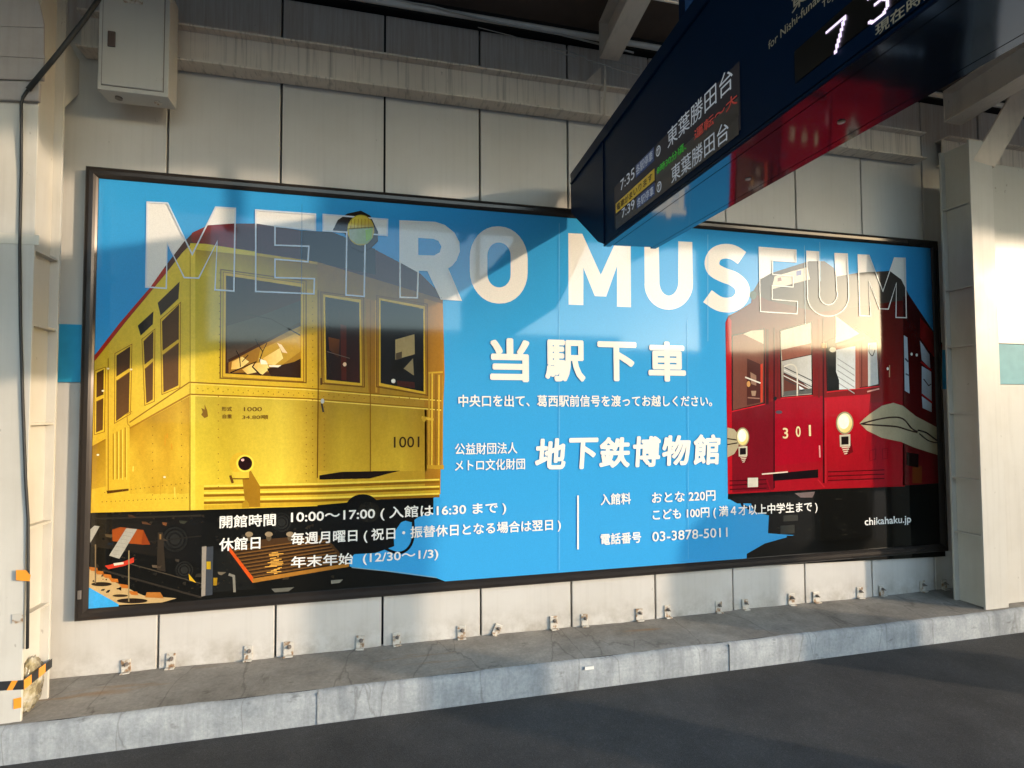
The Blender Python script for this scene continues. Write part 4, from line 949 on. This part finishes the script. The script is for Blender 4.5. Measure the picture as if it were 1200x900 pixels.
def btext(text, bl, br, tl, mat, name, q=-.0055, bold=0.0):
    vs, fs = glyphs(text)
    x0 = min(v.x for v in vs); x1 = max(v.x for v in vs); y0 = min(v.y for v in vs); y1 = max(v.y for v in vs)
    s0, h0 = onB(*bl); s1, h1 = onB(*br); _, ht = onB(*tl)
    hb = h0; H = ht-h0
    V = []; F_ = []
    for n_, (ox, oz) in enumerate(dil(bold, H)):
        base = len(V)
        for v in vs:
            t = (v.x-x0)/(x1-x0); k = (v.y-y0)/(y1-y0)
            V.append(tuple(B(s0+(s1-s0)*t+ox*H, hb+H*k+oz*H, q-n_*.00002)))
        for f in fs:
            P = [Vector(V[base+i]) for i in f[:3]]
            g = tuple(base+i for i in f)
            F_.append(g if (P[1]-P[0]).cross(P[2]-P[0]).dot(BN) < 0 else g[::-1])
    me = bpy.data.meshes.new(name)
    me.from_pydata(V, [], F_); me.update()
    return link(name, me, mat, board)
def bband(pts, q, name, mat):
    s0, h0 = onB(*pts[0]); s1, h1 = onB(*pts[1]); _, h2 = onB(*pts[2])
    hb = (h0+h1)/2
    return MB().prism([B(s0, hb, q), B(s1, hb, q), B(s1, hb+h2-h0, q), B(s0, hb+h2-h0, q)], BN*.0005).build(name, mat, board)
bband([(770, 215), (867, 137), (770, 199)], -.0036, 'screen_row', M['t_grey'])
bband([(722.5, 268), (867, 160), (722.5, 252)], -.0036, 'screen_row', M['t_grey'])
btext('東葉勝田台', (784, 175), (861, 107), (784, 153), M['t_white'], 'destination', bold=.0)
btext('東葉勝田台', (788.5, 216), (856, 163), (788.5, 196), M['t_white'], 'destination')
btext('7:35', (728.5, 224), (745, 209), (728.5, 212), M['t_white'], 'train_time')
btext('7:39', (730, 256), (745, 244), (730, 245.5), M['t_white'], 'train_time')
bband([(746, 208), (767.5, 189), (746, 193)], -.0036, 'service_tag', M['t_blue'])
bband([(747, 245.5), (768.5, 228), (747, 232)], -.0038, 'service_tag', M['t_blue'])
btext('各駅停車', (747, 206), (766.5, 189), (747, 194.5), M['t_white'], 'service_text')
btext('各駅停車', (748, 244), (767.5, 228), (748, 233.5), M['t_white'], 'service_text')
bband([(722.5, 250), (768, 211.5), (722.5, 238.5)], -.0036, 'message_band', M['t_yellow'])
btext('電車がまいります', (724, 247.5), (766, 211.5), (724, 239.5), M['t_dark'], 'message_text', bold=.02)
btext('8時30分頃、', (771.5, 205), (806, 176), (771.5, 196), M['t_green'], 'message_text', bold=.02)
btext('運転〜大', (815.5, 165), (866, 123), (815.5, 153), M['t_red'], 'message_text', bold=.02)
for (cx_, cy_) in ((772.7, 177), (773.7, 219)):
    s_, h_ = onB(cx_, cy_)
    mb = MB(); ro = [B(s_+.020*math.cos(a*math.pi/12), h_+.020*math.sin(a*math.pi/12), -.0050) for a in range(24)]
    mb.prism(ro, BN*.0005); mb.build('line_mark', M['t_white'], board)
    ri = [B(s_+.015*math.cos(a*math.pi/12), h_+.015*math.sin(a*math.pi/12), -.0056) for a in range(24)]
    mb = MB(); mb.prism(ri, BN*.0004); mb.build('line_mark_ring', M['t_grey'], board)
    for (a, c, d, e) in ((-.010, .010, .004, .009), (-.002, .002, -.011, .006)):
        MB().prism([B(s_+a, h_+d, -.0062), B(s_+c, h_+d, -.0062), B(s_+c, h_+e, -.0062), B(s_+a, h_+e, -.0062)], BN*.0003).build('line_mark_letter', M['t_white'], board)
btext('東葉勝田台方面', (929, 16.5), (1110, -164), (929, -2), M['t_sign'], 'sign_text', q=-.002, bold=.02)
btext('for Nishi-funabashi,', (901.5, 60), (985, -20), (901.5, 48.5), M['t_sign'], 'sign_text', q=-.002, bold=.01)
btext('Toyo-katsutadai', (964.5, 13), (1035, -53), (964.5, 2.5), M['t_sign'], 'sign_text', q=-.002, bold=.01)
btext('現在時刻', (1029, 44), (1104, -12), (1029, 30), M['t_sign'], 'sign_text', q=-.0055, bold=.02)
# LED digits built of dots
def led(bits, bl, w_, tl):
    s0, h0 = onB(*bl); s1 = onB(*w_)[0]; h1 = onB(*tl)[1]
    rows_, cols_ = len(bits), len(bits[0]); mb = MB()
    pit = (h1-h0)/(rows_-1); ps = (s1-s0)/(cols_-1)
    for r_, row in enumerate(bits):
        for c_, ch in enumerate(row):
            if ch == '#':
                s_ = s0+ps*c_; h_ = h1-pit*r_; rr = abs(pit)*.5; rs = abs(ps)*.5
                mb.prism([B(s_+rs*math.cos(a*math.pi/4), h_+rr*math.sin(a*math.pi/4), -.0055) for a in range(8)], BN*.001)
    return mb.build('clock_digit', M['t_led'], board)
def dots(strokes, w_=.15, nc=15, nr=25):
    """dot matrix of a digit drawn with straight strokes in a 0..1 by 0..1.6 box"""
    out = []
    for r_ in range(nr):
        row = ''
        for c_ in range(nc):
            p = Vector((c_/(nc-1), 1.6*r_/(nr-1))); hit = False
            for a_, b_ in strokes:
                a_, b_ = Vector(a_), Vector(b_); t = max(0, min(1, (p-a_).dot(b_-a_)/(b_-a_).length_squared))
                if (p-(a_+(b_-a_)*t)).length < w_*.5: hit = True
            row += '#' if hit else '.'
        out.append(row)
    return out
D7 = dots([((.08, .08), (.92, .08)), ((.92, .08), (.45, 1.52))])
D3 = dots([((.1, .2), (.3, .08)), ((.3, .08), (.7, .08)), ((.7, .08), (.9, .28)), ((.9, .28), (.88, .55)), ((.88, .55), (.65, .76)), ((.65, .76), (.4, .76)), ((.65, .76), (.92, .98)), ((.92, .98), (.92, 1.28)), ((.92, 1.28), (.7, 1.52)), ((.7, 1.52), (.3, 1.52)), ((.3, 1.52), (.08, 1.38))])
led(D7, (970, 73), (996, 53), (971, 36)); led(D3, (1019, 34), (1046, 13), (1019, -6))
# hanger rods (dark square tubes)
hp = []
for (px_, s_) in ((768, None), (None, -1.9)):
    if px_: s_ = onB(768, 82)[0]
    P = B(s_, h_top, BW*.5)
    if px_: s_ = s_+.0
    MB().box(P.x-.022, P.x+.022, P.y-.022, P.y+.022, P.z-.005, 4.35).build('hanger_post', M['navy'], board)
    MB().prism([B(s_-.06, h_top, .06), B(s_+.06, h_top, .06), B(s_+.06, h_top, BW-.06), B(s_-.06, h_top, BW-.06)], (0, 0, .02)).build('hanger_plate', M['navy'], board)

# ============================================================ electrical cabinet
yb = -.113; yf = -.232
xb0, xb1 = U(114, 103, yf).x, U(197, 115, yf).x; zb0 = (U(114, 103, yf).z+U(197, 115, yf).z)/2; zb1 = zb0+.56
cab = empty('electrical_cabinet', ((xb0+xb1)/2, yb, zb0), 'grey white metal electrical cabinet hanging at the beam, top left', 'cabinet')
MB().box(xb0, xb1, yf, yb, zb0, zb1, .003).build('cabinet_body', M['box'], cab)
dx0, dx1 = U(119.5, 99, yf).x, U(191, 107, yf).x; dz0 = (U(119.5, 99, yf).z+U(191, 107.5, yf).z)/2
MB().box(dx0-.004, dx1+.004, yf-.0015, yf+.01, dz0-.004, zb1-.02).build('door_gap', M['bolt'], cab)
dr = MB().box(dx0, dx1, yf-.006, yf+.01, dz0, zb1-.024, .002).build('door', M['box'], cab)
hx, hz = U(131, 46, yf-.006).x, U(131, 46, yf-.006).z
o = MB().box(hx-.017, hx+.017, yf-.012, yf-.005, hz-.040, hz+.040, .004).build('handle', plain('brown_handle', (.09, .06, .05), .5), dr); o.location = (0, 0, 0); 
lx, lz = U(156, 2, yf-.006).x, U(156, 2, yf-.006).z
o = MB().box(lx-.045, lx+.045, yf-.011, yf-.005, lz-.012, lz+.012, .003).build('name_plate', M['zinc'], dr); o.location = (0, 0, 0)
for (ox) in (.07, .25): MB().cyl((xb0+ox, (yf+yb)/2, zb0), .017, (0, 0, -1), .008, 14).build('knockout', M['bolt'] if ox < .1 else M['zinc'], cab)

# ============================================================ roof
roof = bpy.data.objects.new('canopy_roof', None); COL.objects.link(roof); props(roof, 'dark brown underside of the platform canopy above the beams', 'roof')
ZR0, SR_ = 4.04, .075
YE = -4.75
def zr(y): return ZR0-SR_*y
MB().prism([(-45, .15, zr(.15)), (-45, YE, zr(YE)), (-45, YE, zr(YE)+.06), (-45, .15, zr(.15)+.06)], (90, 0, 0)).build('roof_deck', M['roof'], roof)
for y in (-.62, -1.25, -1.9, -2.55, -3.2, -3.85):
    MB().box(-45, 45, y-.03, y+.03, zr(y)-.075, zr(y)-.002).build('purlin', M['roofsteel'], roof)
MB().box(-45, 45, YE-.05, YE, zr(YE)-.16, zr(YE)+.14).build('fascia', M['roofsteel'], roof)
MB().box(-45, 45, -.02, .16, 3.96, 4.06).build('dark_recess_strip', M['dark'], roof)  # near-black strip put in for the shaded recess above the boards
MB().box(8.3, 45, YE-.12, YE-.051, zr(YE)-.36, zr(YE)+.10).build('sun_stop_strip', M['roofsteel'], roof)  # unseen strip added below the roof edge to lower the sunlit limit at right
# conduits along the top of the wall
p0 = MB().tube([(-9, -.10, 3.935), (0, -.10, 3.935), (9, -.10, 3.935)], .018, 10).build('conduit', M['white'], None, True); props(p0, 'pale horizontal conduit pipe under the roof, nearest the top of the wall', 'pipe', 'pipes under the roof')
p0 = MB().tube([(-9, -.42, 4.0), (9, -.42, 4.0)], .016, 10).build('conduit', M['white'], None, True); props(p0, 'pale horizontal conduit pipe under the roof, farther out from the wall', 'pipe', 'pipes under the roof')
p0 = MB().tube(smooth([(.05, -.11, 3.955), (.25, -.115, 3.95), (.75, -.12, 3.91), (.92, -.12, 3.90)]) and [Vector(v) for v in [(.05, -.11, 3.95), (.3, -.13, 3.935), (.55, -.13, 3.91), (.78, -.12, 3.905), (1.1, -.12, 3.90), (1.6, -.12, 3.86)]], .006, 8).build('thin_cable', M['rope']); props(p0, 'thin grey cable sagging below the pipe at the top of the wall', 'cable')

# roof beams running out from the wall
def rbeam(far_l, far_r, z0, hgt, yfar, nm, lab):
    x0, x1 = far_l, far_r
    t = empty(nm, ((x0+x1)/2, yfar, z0), lab, 'beam', 'roof beams over the platform')
    rise = .104; sk = -.058
    yn = -4.7; L_ = yfar-yn
    def sec(xa, xb, za, zb, name):
        MB().prism([(xa, yfar, za), (xb, yfar, za), (xb, yfar, zb), (xa, yfar, zb)], (sk*L_, -L_, rise*L_*.62)).build(name, M['roofsteel'], t)
    sec(x0, x1, z0, z0+.012, 'lower_flange'); sec(x0, x1, z0+hgt-.012, z0+hgt, 'upper_flange')
    xm = (x0+x1)/2; sec(xm-.006, xm+.006, z0+.012, z0+hgt-.012, 'web')
    MB().box(x0, x1, yfar, yfar+.010, z0, z0+hgt).build('end_plate', M['roofsteel'], t)
    return t
a = U(703, 67, -.16); c = U(722, 70, -.16)
rbeam(a.x, c.x+.02, a.z, .24, -.16, 'roof_beam', 'cream roof beam coming down to the wall above the billboard, left of the departure board')
a2 = U(1108, 182, -.2)
rbeam(a2.x+.01, a2.x+.17, 3.66, .24, -.2, 'roof_beam', 'brownish roof beam rising outward from the top of the right column')
rbeam(-1.80, -1.64, 3.70, .24, -.2, 'roof_beam', 'roof beam above the cladded top of the left column')
# bracket where the beam lands
mbk = MB(); mbk.prism([(a.x-.02, -.10, ZT+.011), (c.x+.03, -.10, ZT+.011), (c.x+.03, -.10, ZT+.022), (a.x-.02, -.10, ZT+.022)], (0, .06, 0))
mbk.prism([(a.x-.09, -.06, ZT+.012), (a.x+.05, -.06, ZT+.012), (a.x+.05, -.06, ZT+.16)], (0, .01, 0))
o = mbk.build('beam_bracket', M['roofsteel']); props(o, 'small gusset bracket under the landing end of the centre roof beam', 'bracket')
# turnbuckle and guy wire
Yt = -.17
def up_(px, py): return U(px, py, Yt)
tb = empty('turnbuckle', up_(660, 61), 'galvanised turnbuckle and wire strung from the centre roof beam', 'turnbuckle')
oval = [(648, 59), (651, 57), (664, 59.5), (674, 62.5), (677, 64.5), (674, 67), (663, 64), (651, 61), (648, 59)]
MB().tube([up_(*p) for p in oval], .004, 6).build('buckle_body', M['rope'], tb)
MB().tube([up_(*p) for p in [(628, 51.5), (634, 50), (637, 54), (641, 56), (641, 58), (636, 59), (632, 57)]], .004, 6).build('hook', M['rope'], tb)
MB().tube([up_(*p) for p in [(677, 64.5), (684, 66), (688, 70), (700, 73), (720, 80), (748, 88)]], .004, 6).build('wire', M['rope'], tb)
MB().tube([up_(*p) for p in [(720, 73), (735, 76), (752, 81)]], .004, 6).build('wire', M['rope'], tb)
MB().tube([up_(560, 32), up_(600, 42), up_(628, 51.5)], .0025, 6).build('wire', M['rope'], tb)
p0 = MB().tube([U(709, 76, -.13), U(709, 100, -.13), U(708, 134, -.13)], .008, 8).build('drop_pipe', M['roofsteel']); props(p0, 'thin vertical pipe down the face of the wall beam below the centre roof beam', 'pipe')

# ============================================================ left column dressing
yq = YC0-.020
pts = [(122, -10), (100, 22), (68, 63), (33, 105)]
o = MB().tube([U(x, y, yq-.02) for x, y in pts], .0105, 8).build('stay_rod', M['black'], None, True); props(o, 'black slanting rod from the left column collar up behind the cabinet', 'rod')
pts = [(33, 105), (27, 114), (25, 122), (25, 200), (23, 290), (24, 380), (27, 480), (30, 560), (33, 610), (33, 680), (32, 760)]
o = MB().tube([U(x, y, YC0-.028 if y < 130 else YC0-.009) for x, y in pts], .0062, 8).build('cable', M['black'], None, True); props(o, 'black cable running down the face of the left column', 'cable')
# strapping band around the column at half height
wr = MB()
wr.prism([U(-30, 270, YC0-.002), U(46, 276, YC0-.002), U(46, 287, YC0-.002), U(-30, 284, YC0-.002)], (0, -.002, 0))
o = wr.build('clear_tape', plain('yellowed_clear_tape', (.62, .58, .50), .15)); props(o, 'wrinkled clear tape across the left column above billboard mid height', 'tape')
# striped tape at the foot
stripe = empty('striped_tape', U(15, 803, YC0), 'orange and black striped tape wrapped round the foot of the left column', 'tape')
def tape(q, y, mat, nm='tape_piece', par=stripe):
    MB().prism([U(x, yy, y) for x, yy in q], (0, -.0015, 0)).build(nm, M[mat], par)
cols = ['black', 'orange']
xq = [-30, -12, 2, 13, 27]
zt_ = lambda x: 798.5-.06*x
xs_ = [-32, -14, -4, 11, 18, 28]
for i in range(len(xs_)-1):
    x0_, x1_ = xs_[i], xs_[i+1]
    tape([(x0_+3, zt_(x0_)), (x1_+3 if i < 4 else x1_, zt_(x1_)), (x1_-3 if i < 4 else x1_, zt_(x1_)+11), (x0_-3, zt_(x0_)+11)], YC0-.003, cols[i % 2])
# part that bridges the hollow side of the column
A0, A1 = U(28, 797, YC0-.003), U(28, 808, YC0-.003)
B0, B1 = Vector((XL+.012, YC1-.01, A0.z+.005)), Vector((XL+.012, YC1-.01, A1.z+.005))
k4 = 4
for i in range(k4):
    t0, t1 = i/k4, (i+1)/k4
    q = [A0.lerp(B0, t0), A0.lerp(B0, t1), A1.lerp(B1, t1+.0), A1.lerp(B1, t0)]
    MB().prism(q, (.0015, 0, 0)).build('tape_piece', M[cols[(i+1) % 2]], stripe)
tape([(19, 668), (31, 668), (36, 674), (35, 681), (19, 680)], YC0-.018, 'orange'); tape([(31, 668), (35, 668), (35, 673)], YC0-.020, 'black')
tape([(16, 819), (25, 817), (25, 829), (16, 831)], YC0-.003, 'orange')
tape([(14, 720), (27, 719), (27, 730), (14, 731)], YC0-.003, 'box' if False else 'zinc')
# yellowed plastic wad stuck in the column foot
bb = bmesh.new(); bmesh.ops.create_icosphere(bb, subdivisions=4, radius=1)
for v in bb.verts:
    c_ = v.co; nz = abs(math.sin(c_.x*5+c_.z*7))*.22+abs(math.sin(c_.y*9-c_.z*11))*.16+abs(math.sin(c_.x*17+c_.z*21+c_.y*13))*.07
    s_ = .82+nz
    v.co = Vector((XL-.030+c_.x*.030*s_, -.29+c_.y*.080*s_, ZK+.11+c_.z*.105*s_))
q = MB(); q.merge(bb); m, n, b_ = newmat('yellowed_plastic')
b_.inputs['Base Color'].default_value = (.42, .36, .17, 1); b_.inputs['Roughness'].default_value = .15; b_.inputs['Coat Weight'].default_value = .5
g = N(n, 'ShaderNodeTexNoise', Scale=16.0, Detail=5.0); n.links.new(coords(n), g.inputs['Vector'])
gr = ramp(n, g.outputs[0], [(.4, (.20, .16, .09)), (.5, (.38, .33, .20)), (.62, (.50, .47, .40))]); n.links.new(gr.outputs[0], b_.inputs['Base Color']); bump(n, b_, g.outputs[0], 1.0, .02)
o = q.build('plastic_wad', m, None, True); props(o, 'crumpled yellowed plastic sheet stuffed in the foot of the left column', 'plastic sheet')
# small white label on the kerb face
p = U(690, 776.5, YK)
lb = MB().box(p.x-.026, p.x+.026, YK-.010, YK-.006, ZK-.047, ZK-.030).build('kerb_label', plain('white_label', (.75, .74, .7), .4)); props(lb, 'tiny white label stuck on the kerb face below the billboard centre', 'label')

# ============================================================ unseen rest of the station mirrored in the film, plus added shadow casters
o = MB().box(-60, 60, -11.5, -11.2, -1.12, 1.3).build('noise_barrier', plain('barrier_grey', (.2, .2, .19), .7)); props(o, 'long grey noise barrier across the tracks behind the viewer', 'barrier')
FB = plain('far_building_wall', (.22, .21, .20), .8); GW = plain('far_window_glass', (.03, .035, .04), .1)
def far_building(x0, x1, y0, y1, h, lab):
    t = empty('city_building', ((x0+x1)/2, (y0+y1)/2, -1.12), lab, 'building', 'city buildings across the tracks')
    MB().box(x0, x1, y0, y1, -1.12, h).build('wall', FB, t)
    mb = MB()
    yy = y1 if y1 < 0 else y0
    for i in range(int((x1-x0)/3.2)):
        for j in range(int(h/3.2)):
            mb.box(x0+.9+i*3.2, x0+2.3+i*3.2, yy-.05, yy+.06, .3+j*3.1, 1.8+j*3.1)
    if len(mb.bm.verts): props(mb.build('windows', GW, t), kind='stuff')
    return t
random.seed(3)
x = -150; k = 0
while x < 190:
    wd_ = random.uniform(14, 26); h_ = 11.0+random.uniform(-1.4, 1.2)
    far_building(x, x+wd_-.6, -74-random.uniform(0, 6), -61-random.uniform(0, 3), h_, 'low grey city block across the tracks, number %s of the row behind the viewer' % words[k % 20]); x += wd_; k += 1
MB_ = None
far_building(-33, -9.5, -30, -22, 16, 'taller grey city block across the tracks behind the viewer')
# unseen square pillar, added to throw the upright shadow across the picture
o = MB().box(4.18, 4.46, -3.24, -2.96, 0, 4.22, .01).build('shadow_pillar', M['column']); props(o, 'unseen square cream pillar right of the viewer, added to cast the upright shadow', 'pillar')
# unseen round topped stand, added to cast the rounded shadow at lower right
b = MB(); pr_ = [(5.0, 0), (5.75, 0), (5.75, 1.15)]+[(5.375+.375*math.cos(math.radians(a_)), 1.15+.32*math.sin(math.radians(a_))) for a_ in range(10, 180, 10)]+[(5.0, 1.15)]
b.prism([(x, -2.1, z) for x, z in pr_], (0, -.12, 0), .01); o = b.build('shadow_stand', plain('stand_grey', (.2, .2, .2), .5)); props(o, 'unseen round topped grey stand right of the viewer, added to cast a rounded shadow', 'stand')
